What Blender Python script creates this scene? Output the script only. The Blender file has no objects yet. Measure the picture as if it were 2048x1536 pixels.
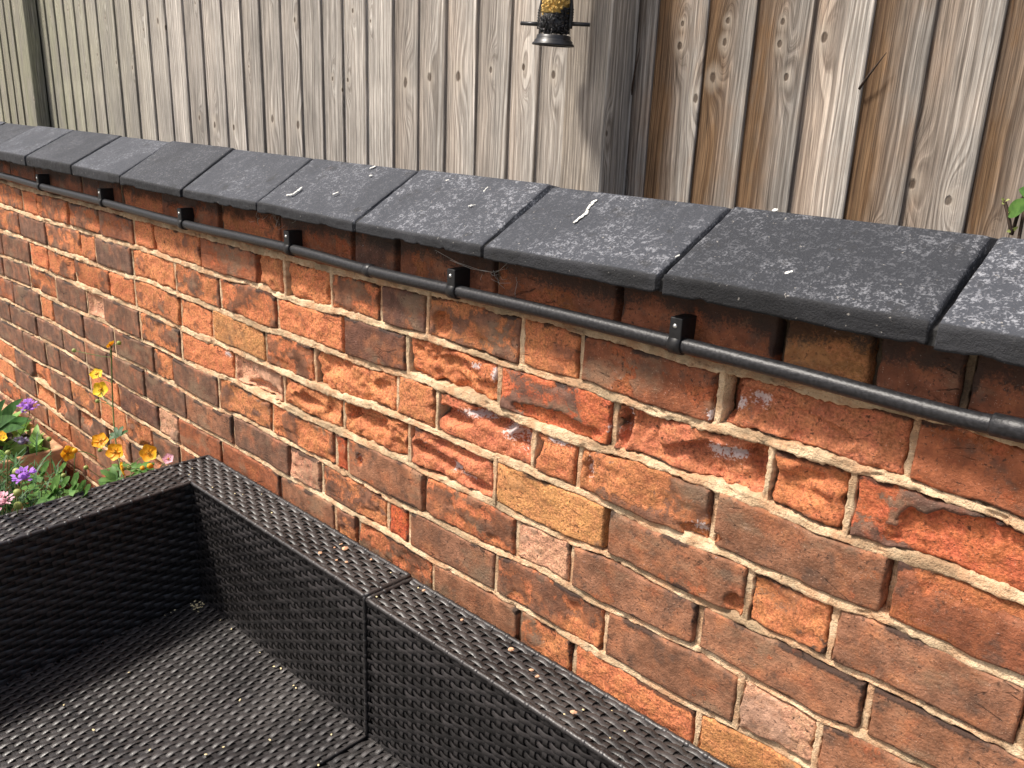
import bpy, math, random
import numpy as np
from mathutils import Vector, Matrix

random.seed(7)
RNG = np.random.default_rng(7)
sc = bpy.context.scene
COL = sc.collection
R = math.radians

# ------------------------------------------------------------------ camera
# Wall frame: X runs along the wall, Y into the wall (front face y = 0), z = 0 is the first bed joint under the coping.
F_PX, W_PX, H_PX = 1705.926, 2048.0, 1536.0
YAW, PITCH, ROLL = -0.751137, -0.307839, 0.041813
CAM = np.array([0.0, -0.950823, 0.299013])
GROUND = -1.18

def cam_axes():
    a, b, c = YAW, PITCH, ROLL
    d = np.array([math.sin(a)*math.cos(b), math.cos(a)*math.cos(b), math.sin(b)])
    r = np.array([math.cos(a), -math.sin(a), 0.0])
    u = np.cross(r, d)
    return math.cos(c)*r + math.sin(c)*u, -math.sin(c)*r + math.cos(c)*u, d
RX, UP, DIR = cam_axes()

def ray(x, y):
    return DIR + (x-W_PX/2)/F_PX*RX - (y-H_PX/2)/F_PX*UP
def at(x, y, Y=0.0):                      # the point of the plane y = Y that the photo shows at pixel (x, y)
    v = ray(x, y); t = (Y-CAM[1])/v[1]
    return CAM + t*v
def atz(x, y, Z):                         # the same for the level z = Z
    v = ray(x, y); t = (Z-CAM[2])/v[2]
    return CAM + t*v

cd = bpy.data.cameras.new('camera'); cam = bpy.data.objects.new('camera', cd); COL.objects.link(cam)
cd.sensor_width = 36.0; cd.lens = F_PX/W_PX*36.0; cd.clip_start = 0.02; cd.clip_end = 400
cam.matrix_world = Matrix(((RX[0], UP[0], -DIR[0], CAM[0]), (RX[1], UP[1], -DIR[1], CAM[1]), (RX[2], UP[2], -DIR[2], CAM[2]), (0, 0, 0, 1)))
sc.camera = cam

# ------------------------------------------------------------------ light: a bright hazy day, high soft sun from the front left
SUN_FROM = Vector((-0.50, -0.62, 1.25)).normalized()
world = bpy.data.worlds.new('World'); sc.world = world; world.use_nodes = True
wn = world.node_tree.nodes; wl = world.node_tree.links; wn.clear()
sky = wn.new('ShaderNodeTexSky'); sky.sky_type = 'NISHITA'; sky.sun_disc = False
sky.sun_elevation = math.asin(SUN_FROM.z); sky.sun_rotation = math.atan2(SUN_FROM.x, SUN_FROM.y)
sky.air_density = 1.0; sky.dust_density = 6.0; sky.ozone_density = 0.6; sky.altitude = 50
bg = wn.new('ShaderNodeBackground'); bg.inputs['Strength'].default_value = 0.12
wo = wn.new('ShaderNodeOutputWorld'); wl.new(sky.outputs[0], bg.inputs[0]); wl.new(bg.outputs[0], wo.inputs[0])
sl = bpy.data.lights.new('sun', 'SUN'); sl.energy = 4.0; sl.angle = R(7); sl.color = (1.0, 0.945, 0.87)
sun = bpy.data.objects.new('sun', sl); COL.objects.link(sun); sun.location = (-3, -4, 6)
sun.rotation_euler = (-SUN_FROM).to_track_quat('-Z', 'Y').to_euler()
vs = sc.view_settings; vs.view_transform = 'Standard'; vs.look = 'None'; vs.gamma = 1.0; vs.exposure = 0.5; vs.use_curve_mapping = False
sc.render.resolution_x = 1024; sc.render.resolution_y = 768

# ------------------------------------------------------------------ numpy noise
def _hash(ix, iy, iz):
    h = (ix.astype(np.int64)*374761393 + iy.astype(np.int64)*668265263 + iz.astype(np.int64)*2147483647) & 0xffffffff
    h = ((h ^ (h >> 13))*1274126177) & 0xffffffff
    return ((h ^ (h >> 16)) & 0xffff)/65535.0
def vnoise(x, y, z=0.0):
    x = np.asarray(x, float); y = np.asarray(y, float); z = np.zeros_like(x)+z
    ix, iy, iz = np.floor(x), np.floor(y), np.floor(z)
    fx, fy, fz = x-ix, y-iy, z-iz
    fx, fy, fz = [t*t*(3-2*t) for t in (fx, fy, fz)]
    r = 0
    for a in (0, 1):
        for b in (0, 1):
            for c in (0, 1):
                w = (fx if a else 1-fx)*(fy if b else 1-fy)*(fz if c else 1-fz)
                r = r + w*_hash(ix+a, iy+b, iz+c)
    return r*2-1
def fbm(x, y, z=0.0, o=4):
    r = 0; a = 0.5; x = np.asarray(x, float); y = np.asarray(y, float)
    for i in range(o):
        r = r + a*vnoise(x, y, z+i*7.3); x = x*2.03+11.7; y = y*2.03-5.1; a *= 0.5
    return r
def sstep(a, b, x):
    t = np.clip((x-a)/(b-a), 0, 1); return t*t*(3-2*t)

# ------------------------------------------------------------------ object helpers
def mesh_obj(name, verts, faces, mat=None, parent=None, smooth=True, loc=None):
    verts = np.asarray(verts, float)
    if loc is not None: verts = verts - np.asarray(loc, float)
    me = bpy.data.meshes.new(name); me.from_pydata(verts.tolist(), [], faces)
    if smooth: me.shade_smooth()
    if mat is not None: me.materials.append(mat)
    o = bpy.data.objects.new(name, me); COL.objects.link(o)
    if loc is not None: o.location = loc
    if parent is not None:
        o.parent = parent
        o.matrix_parent_inverse = parent.matrix_basis.inverted()
    return o
def empty(name, loc=(0, 0, 0)):
    o = bpy.data.objects.new(name, None); COL.objects.link(o); o.location = loc; o.empty_display_size = 0.05
    return o
def tag(o, label=None, cat=None, group=None, kind=None):
    if label: o['label'] = label
    if cat: o['category'] = cat
    if group: o['group'] = group
    if kind: o['kind'] = kind
    return o

class MB:                                 # collects shapes into one mesh
    def __init__(s): s.v = []; s.f = []; s.t = []
    def add(s, v, f, tone=0.5):
        n = len(s.v); s.t.extend([tone]*len(v)); s.v.extend([tuple(p) for p in v]); s.f.extend([tuple(i+n for i in q) for q in f])
    def box(s, x0, x1, y0, y1, z0, z1):
        v = [(x, y, z) for x in (x0, x1) for y in (y0, y1) for z in (z0, z1)]
        s.add(v, [(0, 1, 3, 2), (4, 6, 7, 5), (0, 4, 5, 1), (2, 3, 7, 6), (0, 2, 6, 4), (1, 5, 7, 3)])
    def bbox(s, x0, x1, y0, y1, z0, z1, r):   # box with chamfered edges
        import bmesh
        bm = bmesh.new(); bmesh.ops.create_cube(bm, size=1.0)
        for q in bm.verts: q.co = Vector(((x0+x1)/2+q.co.x*(x1-x0), (y0+y1)/2+q.co.y*(y1-y0), (z0+z1)/2+q.co.z*(z1-z0)))
        bmesh.ops.bevel(bm, geom=bm.edges[:], offset=r, segments=2, affect='EDGES', profile=0.7)
        bm.verts.index_update()
        s.add([q.co[:] for q in bm.verts], [tuple(q.index for q in f.verts) for f in bm.faces]); bm.free()
    def tube(s, pts, rad, n=8, cap=True):
        pts = [Vector(p) for p in pts]; m = len(pts)
        if not hasattr(rad, '__len__'): rad = [rad]*m
        ref = None; rings = []
        for i, q in enumerate(pts):
            t = (pts[min(i+1, m-1)]-pts[max(i-1, 0)]).normalized()
            if ref is None: ref = t.orthogonal().normalized()
            ref = (ref - t*ref.dot(t)).normalized(); b = t.cross(ref)
            rings.append([q+(ref*math.cos(2*math.pi*k/n)+b*math.sin(2*math.pi*k/n))*rad[i] for k in range(n)])
        v = [p for r_ in rings for p in r_]
        f = [(i*n+k, i*n+(k+1) % n, (i+1)*n+(k+1) % n, (i+1)*n+k) for i in range(m-1) for k in range(n)]
        if cap: f += [tuple(range(n))[::-1], tuple((m-1)*n+k for k in range(n))]
        s.add(v, f)
    def lathe(s, prof, n=24, origin=(0, 0, 0), axis=None):
        # prof: list of (radius, height); axis: Vector the height runs along
        a = Vector(axis or (0, 0, 1)).normalized(); e1 = a.orthogonal().normalized(); e2 = a.cross(e1); o = Vector(origin)
        v = [o+a*h+(e1*math.cos(2*math.pi*k/n)+e2*math.sin(2*math.pi*k/n))*r for r, h in prof for k in range(n)]
        f = [(i*n+k, i*n+(k+1) % n, (i+1)*n+(k+1) % n, (i+1)*n+k) for i in range(len(prof)-1) for k in range(n)]
        s.add(v, f)
    def blob(s, c, r, n=6, m=4, rot=None):
        v = [(0, 0, 1)]
        for i in range(1, m):
            t = math.pi*i/m
            v += [(math.sin(t)*math.cos(2*math.pi*k/n), math.sin(t)*math.sin(2*math.pi*k/n), math.cos(t)) for k in range(n)]
        v.append((0, 0, -1))
        rx, ry, rz = (r, r, r) if not hasattr(r, '__len__') else r
        P = []
        for x, y, z in v:
            q = Vector((x*rx, y*ry, z*rz))
            if rot is not None: q = rot @ q
            P.append(q+Vector(c))
        f = [(0, 1+k, 1+(k+1) % n) for k in range(n)]
        for i in range(m-2): f += [(1+i*n+k, 1+(i+1)*n+k, 1+(i+1)*n+(k+1) % n, 1+i*n+(k+1) % n) for k in range(n)]
        L = len(P)-1; b = 1+(m-2)*n
        f += [(b+k, L, b+(k+1) % n) for k in range(n)]
        s.add(P, f)
    def obj(s, name, mat, parent=None, smooth=True, loc=None):
        o = mesh_obj(name, s.v, s.f, mat, parent, smooth, loc)
        if mat is M.get('wicker'):
            a = o.data.attributes.new('tone', 'FLOAT', 'POINT'); a.data.foreach_set('value', s.t)
        return o

def rmat(ax=0, ay=0, az=0):
    return Matrix.Rotation(az, 3, 'Z') @ Matrix.Rotation(ay, 3, 'Y') @ Matrix.Rotation(ax, 3, 'X')

# ------------------------------------------------------------------ material helpers
class NT:
    def __init__(s, name):
        s.m = bpy.data.materials.new(name); s.m.use_nodes = True; s.t = s.m.node_tree; s.t.nodes.clear()
        s.out = s.t.nodes.new('ShaderNodeOutputMaterial'); s.b = s.t.nodes.new('ShaderNodeBsdfPrincipled')
        s.t.links.new(s.b.outputs[0], s.out.inputs[0])
    def new(s, t, **k):
        n = s.t.nodes.new(t)
        for a, v in k.items(): setattr(n, a, v)
        return n
    def put(s, sock, v):
        if isinstance(v, bpy.types.NodeSocket): s.t.links.new(v, sock)
        else:
            if hasattr(sock.default_value, '__len__') and hasattr(v, '__len__') and len(sock.default_value) == 4 and len(v) == 3: v = (*v, 1)
            sock.default_value = v
    def set(s, name, v): s.put(s.b.inputs[name], v)
    def math(s, op, a, b=0.0, c=0.0):
        n = s.new('ShaderNodeMath', operation=op); s.put(n.inputs[0], a); s.put(n.inputs[1], b); s.put(n.inputs[2], c); return n.outputs[0]
    def vmath(s, op, a, b=(0, 0, 0)):
        n = s.new('ShaderNodeVectorMath', operation=op); s.put(n.inputs[0], a); s.put(n.inputs[1], b)
        return n.outputs['Value'] if op in ('LENGTH', 'DOT_PRODUCT', 'DISTANCE') else n.outputs[0]
    def mix(s, f, a, b, mode='MIX'):
        n = s.new('ShaderNodeMix', data_type='RGBA', blend_type=mode); n.clamp_factor = True
        s.put(n.inputs[0], f); s.put(n.inputs[6], a); s.put(n.inputs[7], b); return n.outputs[2]
    def ramp(s, x, a, b, lo=0.0, hi=1.0):
        n = s.new('ShaderNodeMapRange', interpolation_type='SMOOTHSTEP')
        s.put(n.inputs[0], x); s.put(n.inputs[1], a); s.put(n.inputs[2], b); s.put(n.inputs[3], lo); s.put(n.inputs[4], hi); return n.outputs[0]
    def noise(s, vec, scale, detail=4, rough=0.55, dist=0.0, dims='3D', w=None):
        n = s.new('ShaderNodeTexNoise', noise_dimensions=dims)
        if dims != '1D': s.put(n.inputs['Vector'], vec)
        if w is not None: s.put(n.inputs['W'], w)
        s.put(n.inputs['Scale'], scale); s.put(n.inputs['Detail'], detail); s.put(n.inputs['Roughness'], rough); s.put(n.inputs['Distortion'], dist)
        return n.outputs[0]
    def pos(s): return s.new('ShaderNodeNewGeometry').outputs['Position']
    def objco(s): return s.new('ShaderNodeTexCoord').outputs['Object']
    def attr(s, name, t='GEOMETRY'):
        return s.new('ShaderNodeAttribute', attribute_name=name, attribute_type=t)
    def sep(s, v):
        n = s.new('ShaderNodeSeparateXYZ'); s.put(n.inputs[0], v); return n.outputs
    def comb(s, x, y, z):
        n = s.new('ShaderNodeCombineXYZ'); s.put(n.inputs[0], x); s.put(n.inputs[1], y); s.put(n.inputs[2], z); return n.outputs[0]
    def bump(s, h, dist=0.002, strength=1.0, normal=None):
        n = s.new('ShaderNodeBump'); s.put(n.inputs['Height'], h); n.inputs['Distance'].default_value = dist; n.inputs['Strength'].default_value = strength
        if normal is not None: s.put(n.inputs['Normal'], normal)
        return n.outputs[0]
    def info(s): return s.new('ShaderNodeObjectInfo').outputs

def plain(name, col, rough=0.6, var=0.25, scale=60, bump=0.0, spec=0.4, **kw):
    t = NT(name); n = t.noise(t.pos(), scale, 5)
    k = t.ramp(n, 0.3, 0.7, 1-var, 1+var)
    t.set('Base Color', t.mix(1.0, col, t.comb(k, k, k), 'MULTIPLY')); t.set('Roughness', rough); t.set('Specular IOR Level', spec)
    if bump: t.set('Normal', t.bump(n, bump))
    for a, v in kw.items(): t.set(a, v)
    return t.m

def make_brick_mat():
    t = NT('brick_clay'); P = t.pos(); a = t.attr('bc'); cr, wh, st = t.sep(a.outputs['Color'])
    inner = t.info()['Color']; crust = t.attr('crust_colour', 'OBJECT').outputs['Color']
    n1 = t.noise(P, 45, 7, 0.62, 0.3); n2 = t.noise(P, 260, 5, 0.65); n3 = t.noise(P, 14, 3, 0.5); n4 = t.noise(P, 600, 2, 0.5)
    mask = t.ramp(t.math('ADD', cr, t.math('ADD', t.math('MULTIPLY', t.math('SUBTRACT', n1, 0.5), 1.1), t.math('MULTIPLY', t.math('SUBTRACT', n2, 0.5), 0.5))), 0.44, 0.58)
    k1 = t.ramp(n2, 0.3, 0.7, 0.62, 1.30); k3 = t.ramp(n3, 0.3, 0.7, 0.84, 1.14)
    k = t.math('MULTIPLY', k1, k3)
    ci = t.mix(1.0, inner, t.comb(k, k, k), 'MULTIPLY')
    hs = t.new('ShaderNodeHueSaturation'); t.put(hs.inputs['Hue'], t.ramp(n1, 0.3, 0.7, 0.493, 0.506)); t.put(hs.inputs['Color'], ci); ci = hs.outputs[0]
    kc = t.math('MULTIPLY', t.ramp(n1, 0.3, 0.72, 0.66, 1.3), t.ramp(n3, 0.35, 0.65, 0.8, 1.2))
    cc = t.mix(1.0, crust, t.comb(kc, kc, kc), 'MULTIPLY')
    cc = t.mix(t.ramp(t.noise(P, 19, 5, 0.6), 0.46, 0.70, 0.0, 0.65), cc, ci)
    cc = t.mix(t.ramp(t.noise(t.vmath('ADD', P, (3, 1, 7)), 24, 5, 0.65), 0.53, 0.66, 0.0, 0.65), cc, (0.105, 0.068, 0.05))
    cc = t.mix(t.ramp(t.noise(t.vmath('ADD', t.vmath('MULTIPLY', P, (0.6, 1, 1)), (8, 2, 1)), 13, 5, 0.6), 0.52, 0.66, 0.0, 0.6), cc, (0.235, 0.165, 0.105))
    col = t.mix(mask, ci, cc)
    sp = t.ramp(t.noise(P, 190, 4, 0.6), 0.57, 0.66, 0.0, 0.85)
    col = t.mix(t.math('MULTIPLY', sp, t.ramp(n3, 0.4, 0.6, 0.3, 1.0)), col, (0.06, 0.032, 0.022))
    col = t.mix(t.ramp(n4, 0.66, 0.72, 0, 0.5), col, (0.62, 0.42, 0.30))
    vo = t.new('ShaderNodeTexVoronoi', feature='DISTANCE_TO_EDGE'); t.put(vo.inputs['Vector'], t.vmath('ADD', t.vmath('MULTIPLY', P, (0.30, 1, 1.15)), t.vmath('MULTIPLY', t.new('ShaderNodeTexNoise').outputs['Color'], (0.0, 0, 0)))); vo.inputs['Scale'].default_value = 26
    ds = t.math('ADD', vo.outputs['Distance'], t.math('MULTIPLY', t.math('SUBTRACT', n1, 0.5), 0.16))
    crack = t.math('MULTIPLY', t.ramp(t.math('ABSOLUTE', ds), 0.0, 0.014, 1.0, 0.0), t.ramp(t.noise(P, 11, 3, 0.5), 0.55, 0.66, 0.0, 0.75))
    col = t.mix(crack, col, (0.03, 0.017, 0.012))
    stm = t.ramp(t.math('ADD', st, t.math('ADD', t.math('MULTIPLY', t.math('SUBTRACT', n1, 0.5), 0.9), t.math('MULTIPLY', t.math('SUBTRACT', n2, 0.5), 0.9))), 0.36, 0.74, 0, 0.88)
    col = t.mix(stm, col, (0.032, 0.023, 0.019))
    whm = t.ramp(t.math('ADD', wh, t.math('ADD', t.math('MULTIPLY', t.math('SUBTRACT', n2, 0.5), 2.6), t.math('MULTIPLY', t.math('SUBTRACT', n1, 0.5), 1.2))), 0.48, 0.85, 0, 0.85)
    col = t.mix(whm, col, (0.72, 0.63, 0.61))
    t.set('Base Color', col); t.set('Roughness', t.ramp(mask, 0, 1, 0.95, 0.72)); t.set('Specular IOR Level', 0.25)
    n5 = t.noise(P, 130, 6, 0.7)
    h = t.math('ADD', t.math('MULTIPLY', t.math('ADD', n1, t.math('MULTIPLY', n5, 0.9)), t.ramp(mask, 0, 1, 1.0, 0.4)), t.math('ADD', t.math('MULTIPLY', n2, 0.3), t.math('MULTIPLY', mask, 0.35)))
    h = t.math('SUBTRACT', h, t.math('MULTIPLY', crack, 0.6))
    t.set('Normal', t.bump(h, 0.0050, 0.9))
    return t.m

def make_mortar_mat():
    t = NT('lime_mortar'); P = t.pos(); n1 = t.noise(P, 25, 5, 0.6); n2 = t.noise(P, 420, 4, 0.6); n3 = t.noise(P, 900, 2)
    col = t.mix(t.ramp(n1, 0.3, 0.7), (0.56, 0.385, 0.23), (0.86, 0.65, 0.42))
    col = t.mix(t.ramp(t.noise(P, 17, 5, 0.65), 0.42, 0.60, 0.0, 0.70), col, (0.55, 0.28, 0.145))
    col = t.mix(t.ramp(n2, 0.60, 0.70, 0, 0.7), col, (0.16, 0.10, 0.06))
    col = t.mix(t.ramp(n3, 0.62, 0.7, 0, 0.5), col, (0.75, 0.66, 0.5))
    z = t.sep(P)[2]; n6 = t.noise(P, 150, 5, 0.65)
    col = t.mix(t.ramp(n6, 0.56, 0.68, 0, 0.6), col, (0.22, 0.14, 0.085))
    col = t.mix(t.ramp(t.noise(P, 8, 5, 0.65), 0.48, 0.62, 0, 0.6), col, (0.24, 0.18, 0.11))
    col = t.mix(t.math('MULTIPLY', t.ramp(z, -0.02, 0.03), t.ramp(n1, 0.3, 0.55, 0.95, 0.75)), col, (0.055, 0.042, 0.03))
    t.set('Base Color', col); t.set('Roughness', 0.95); t.set('Specular IOR Level', 0.2)
    t.set('Normal', t.bump(t.math('ADD', n6, t.math('MULTIPLY', n2, 0.7)), 0.004, 1.0))
    return t.m

def make_coping_mat():
    t = NT('blue_clay_coping'); P = t.pos(); rnd = t.info()['Random']
    off = t.vmath('ADD', P, t.comb(t.math('MULTIPLY', rnd, 9.0), 0, t.math('MULTIPLY', rnd, 4.0)))
    n0 = t.noise(off, 9, 4, 0.6, 0.6); n1 = t.noise(off, 95, 6, 0.72); n2 = t.noise(off, 330, 4, 0.65); n3 = t.noise(P, 160, 2)
    base = t.mix(t.ramp(n0, 0.3, 0.7), (0.017, 0.0175, 0.019), (0.030, 0.031, 0.035))
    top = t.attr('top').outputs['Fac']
    bloom_sheen = t.attr('bloom_sheen', 'OBJECT').outputs['Fac']
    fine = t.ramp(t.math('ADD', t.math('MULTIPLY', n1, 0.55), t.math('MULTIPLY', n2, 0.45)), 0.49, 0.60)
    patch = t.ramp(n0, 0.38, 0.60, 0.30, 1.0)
    m = t.math('MULTIPLY', t.math('MULTIPLY', fine, patch), t.math('MULTIPLY', top, bloom_sheen))
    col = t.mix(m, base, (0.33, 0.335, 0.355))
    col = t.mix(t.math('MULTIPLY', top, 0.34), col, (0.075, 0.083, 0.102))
    tn = t.ramp(rnd, 0, 1, 0.72, 1.2); col = t.mix(1.0, col, t.comb(tn, tn, tn), 'MULTIPLY')
    col = t.mix(t.ramp(t.noise(off, 20, 5, 0.7), 0.56, 0.70, 0, 0.5), col, (0.022, 0.021, 0.020))
    col = t.mix(t.ramp(n3, 0.70, 0.76, 0, 0.6), col, (0.33, 0.31, 0.28))
    col = t.mix(t.ramp(n2, 0.66, 0.74, 0, 0.8), col, (0.012, 0.012, 0.012))
    t.set('Base Color', col); t.set('Roughness', t.ramp(n1, 0.3, 0.7, 0.65, 0.9)); t.set('Specular IOR Level', 0.25)
    t.set('Normal', t.bump(t.math('ADD', t.math('MULTIPLY', n1, 0.6), n2), 0.0018, 0.9))
    return t.m

def make_wood_mat():
    # weathered softwood: u across the board, v along it; up to three knots per board come from the object's own properties
    t = NT('weathered_board'); x, y, z = t.sep(t.objco()); x = t.math('ADD', x, y); rnd = t.info()['Random']; r1 = t.math('MULTIPLY', rnd, 37.0)
    warm = t.attr('warm', 'OBJECT').outputs['Fac']; green = t.attr('green', 'OBJECT').outputs['Fac']
    low = t.noise(t.comb(t.math('ADD', t.math('MULTIPLY', x, 7), r1), t.math('MULTIPLY', z, 1.3), r1), 1.0, 3)
    phi = t.math('ADD', t.math('MULTIPLY', x, 150.0), t.math('MULTIPLY', t.math('SUBTRACT', low, 0.5), 8.5))
    low2 = t.noise(t.comb(t.math('ADD', t.math('MULTIPLY', x, 120), r1), 5, t.math('MULTIPLY', z, 60)), 1.0, 4)
    core = None; halo = None
    for i in (1, 2, 3):
        k = t.sep(t.attr('knot%d' % i, 'OBJECT').outputs['Vector'])
        d = t.vmath('LENGTH', t.comb(t.math('DIVIDE', t.math('SUBTRACT', x, k[0]), k[2]), t.math('DIVIDE', t.math('MULTIPLY', t.math('SUBTRACT', z, k[1]), 0.62), k[2]), 0))
        d2 = t.vmath('LENGTH', t.comb(t.math('DIVIDE', t.math('SUBTRACT', x, k[0]), k[2]), t.math('DIVIDE', t.math('MULTIPLY', t.math('SUBTRACT', z, k[1]), 0.25), k[2]), 0))
        phi = t.math('ADD', phi, t.ramp(d2, 0.0, 5.0, 3.4, 0.0))
        d = t.math('ADD', d, t.math('MULTIPLY', t.math('SUBTRACT', low2, 0.5), 0.9))
        c = t.ramp(d, 0.55, 1.05, 1, 0); hh = t.ramp(d, 1.0, 3.2, 1, 0)
        core = c if core is None else t.math('MAXIMUM', core, c); halo = hh if halo is None else t.math('MAXIMUM', halo, hh)
    rings = t.noise(None, 1.0, 3, 0.6, dims='1D', w=t.math('ADD', phi, r1))
    fib = t.noise(t.comb(t.math('ADD', t.math('MULTIPLY', x, 700), r1), 0, t.math('MULTIPLY', z, 14)), 1.0, 4, 0.6)
    fib2 = t.noise(t.comb(t.math('ADD', t.math('MULTIPLY', x, 180), r1), 3, t.math('MULTIPLY', z, 5)), 1.0, 4, 0.65)
    blot = t.noise(t.comb(t.math('ADD', t.math('MULTIPLY', x, 16), r1), 1, t.math('MULTIPLY', z, 5)), 1.0, 5, 0.6)
    saw = t.noise(t.comb(t.math('MULTIPLY', x, 9), r1, t.math('MULTIPLY', z, 260)), 1.0, 2)
    grey = t.mix(t.ramp(rings, 0.3, 0.68), (0.56, 0.525, 0.475), (0.285, 0.255, 0.222))
    brown = t.mix(t.ramp(rings, 0.3, 0.68), (0.315, 0.195, 0.105), (0.130, 0.070, 0.034))
    side = t.ramp(t.math('ADD', x, t.math('MULTIPLY', t.math('SUBTRACT', blot, 0.5), 0.09)), -0.045, 0.03, 1.0, 0.0)
    wf = t.math('MULTIPLY', warm, t.math('ADD', t.math('MULTIPLY', side, 1.0), t.math('MULTIPLY', t.ramp(blot, 0.42, 0.66), 0.6)))
    col = t.mix(wf, grey, brown)
    col = t.mix(t.math('MULTIPLY', green, t.ramp(blot, 0.3, 0.6, 0.35, 1.0)), col, (0.235, 0.235, 0.155))
    k = t.math('MULTIPLY', t.ramp(fib, 0.28, 0.72, 0.58, 1.28), t.math('MULTIPLY', t.ramp(fib2, 0.3, 0.7, 0.72, 1.18), t.ramp(blot, 0.3, 0.7, 0.72, 1.16)))
    tone = t.math('MULTIPLY', t.ramp(rnd, 0, 1, 0.84, 1.16), t.ramp(warm, 0.3, 0.9, 1.0, 0.80)); k = t.math('MULTIPLY', k, tone)
    col = t.mix(1.0, col, t.comb(k, k, k), 'MULTIPLY')
    col = t.mix(t.math('MULTIPLY', halo, 0.30), col, (0.50, 0.44, 0.36))
    crk = t.math('MULTIPLY', t.ramp(t.noise(t.comb(t.math('ADD', t.math('MULTIPLY', x, 240), r1), 8, t.math('MULTIPLY', z, 3.2)), 1.0, 2), 0.70, 0.76), 0.75)
    col = t.mix(crk, col, (0.06, 0.045, 0.032))
    col = t.mix(t.math('MULTIPLY', core, t.ramp(fib2, 0.3, 0.6, 1.0, 0.75)), col, (0.060, 0.040, 0.027))
    t.set('Base Color', col); t.set('Roughness', 0.85); t.set('Specular IOR Level', 0.25)
    h = t.math('ADD', t.math('MULTIPLY', rings, -0.8), t.math('ADD', t.math('MULTIPLY', fib, 0.5), t.math('ADD', t.math('MULTIPLY', crk, -2.0), t.math('ADD', t.math('MULTIPLY', saw, 0.10), t.math('MULTIPLY', core, -0.8)))))
    t.set('Normal', t.bump(h, 0.0016, 0.9))
    return t.m

def make_wicker_mat():
    t = NT('dark_wicker'); P = t.pos(); n = t.noise(P, 90, 4); n2 = t.noise(P, 500, 3); n3 = t.noise(P, 7, 4, 0.6)
    col = t.mix(t.ramp(n, 0.3, 0.7), (0.0125, 0.0112, 0.0112), (0.025, 0.0222, 0.0222))
    tn = t.ramp(t.attr('tone').outputs['Fac'], 0, 1, 0.55, 1.7); col = t.mix(1.0, col, t.comb(tn, tn, tn), 'MULTIPLY')
    dust = t.ramp(t.math('ADD', t.math('MULTIPLY', n3, 0.6), t.math('MULTIPLY', n2, 0.4)), 0.38, 0.66, 0.0, 0.22)
    nz = t.ramp(t.sep(t.new('ShaderNodeNewGeometry').outputs['Normal'])[2], 0.3, 0.95)
    col = t.mix(t.math('MULTIPLY', dust, nz), col, (0.17, 0.155, 0.145))
    t.set('Base Color', col); t.set('Roughness', t.ramp(n2, 0.3, 0.7, 0.30, 0.52)); t.set('Specular IOR Level', 0.5)
    t.set('Normal', t.bump(n2, 0.0006, 0.6))
    return t.m

def make_leaf_mat(name, c1, c2):
    t = NT(name); P = t.pos(); n = t.noise(P, 30, 4); n2 = t.noise(P, 180, 3)
    col = t.mix(t.ramp(t.math('ADD', t.math('MULTIPLY', n, 0.7), t.math('MULTIPLY', n2, 0.3)), 0.35, 0.65), c1, c2)
    t.set('Base Color', col); t.set('Roughness', 0.5); t.set('Specular IOR Level', 0.35)
    tr = t.new('ShaderNodeBsdfTranslucent'); t.put(tr.inputs[0], col); ms = t.new('ShaderNodeMixShader'); ms.inputs[0].default_value = 0.28
    t.t.links.new(t.b.outputs[0], ms.inputs[1]); t.t.links.new(tr.outputs[0], ms.inputs[2]); t.t.links.new(ms.outputs[0], t.out.inputs[0])
    return t.m

M = {}
M['brick'] = make_brick_mat(); M['mortar'] = make_mortar_mat(); M['coping'] = make_coping_mat(); M['wood'] = make_wood_mat(); M['wicker'] = make_wicker_mat()
M['core'] = plain('wicker_core', (0.012, 0.010, 0.0095), 0.7)
M['pipe'] = plain('black_pipe_plastic', (0.016, 0.016, 0.018), 0.42, 0.5, 220, 0.0006)
M['clip'] = plain('black_clip_plastic', (0.010, 0.010, 0.011), 0.5, 0.3, 200)
M['screw'] = plain('bright_steel', (0.62, 0.62, 0.60), 0.32, 0.2, 200, Metallic=0.9)
M['dropping'] = plain('chalky_white', (0.72, 0.71, 0.66), 0.9, 0.18, 300, 0.001)
M['feeder'] = plain('black_feeder_plastic', (0.018, 0.018, 0.019), 0.36, 0.2, 120)
M['terracotta'] = plain('terracotta', (0.46, 0.25, 0.135), 0.85, 0.28, 30, 0.001)
M['soil'] = plain('soil', (0.035, 0.024, 0.016), 0.95, 0.5, 60, 0.004)
M['stem'] = make_leaf_mat('green_stem', (0.10, 0.16, 0.045), (0.20, 0.26, 0.09))
M['leaf'] = make_leaf_mat('mid_leaf', (0.055, 0.14, 0.03), (0.13, 0.26, 0.06))
M['leaf_dark'] = make_leaf_mat('dark_leaf', (0.022, 0.07, 0.018), (0.055, 0.15, 0.035))
M['leaf_light'] = make_leaf_mat('light_leaf', (0.14, 0.30, 0.05), (0.26, 0.46, 0.11))
M['yellow'] = make_leaf_mat('yellow_petal', (0.86, 0.55, 0.012), (0.92, 0.68, 0.05))
M['orange'] = make_leaf_mat('orange_petal', (0.86, 0.36, 0.012), (0.92, 0.52, 0.03))
M['purple'] = make_leaf_mat('lilac_petal', (0.34, 0.13, 0.56), (0.52, 0.26, 0.74))
M['pink'] = make_leaf_mat('pink_petal', (0.70, 0.34, 0.42), (0.80, 0.50, 0.55))
M['grey_purple'] = make_leaf_mat('faded_petal', (0.16, 0.13, 0.22), (0.32, 0.28, 0.40))
M['bud'] = make_leaf_mat('green_bud', (0.28, 0.34, 0.09), (0.42, 0.46, 0.16))
M['stamen'] = plain('stamen', (0.45, 0.22, 0.02), 0.8, 0.4, 400)
M['crumb'] = plain('brick_crumb', (0.62, 0.36, 0.22), 0.95, 0.3, 300)
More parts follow.
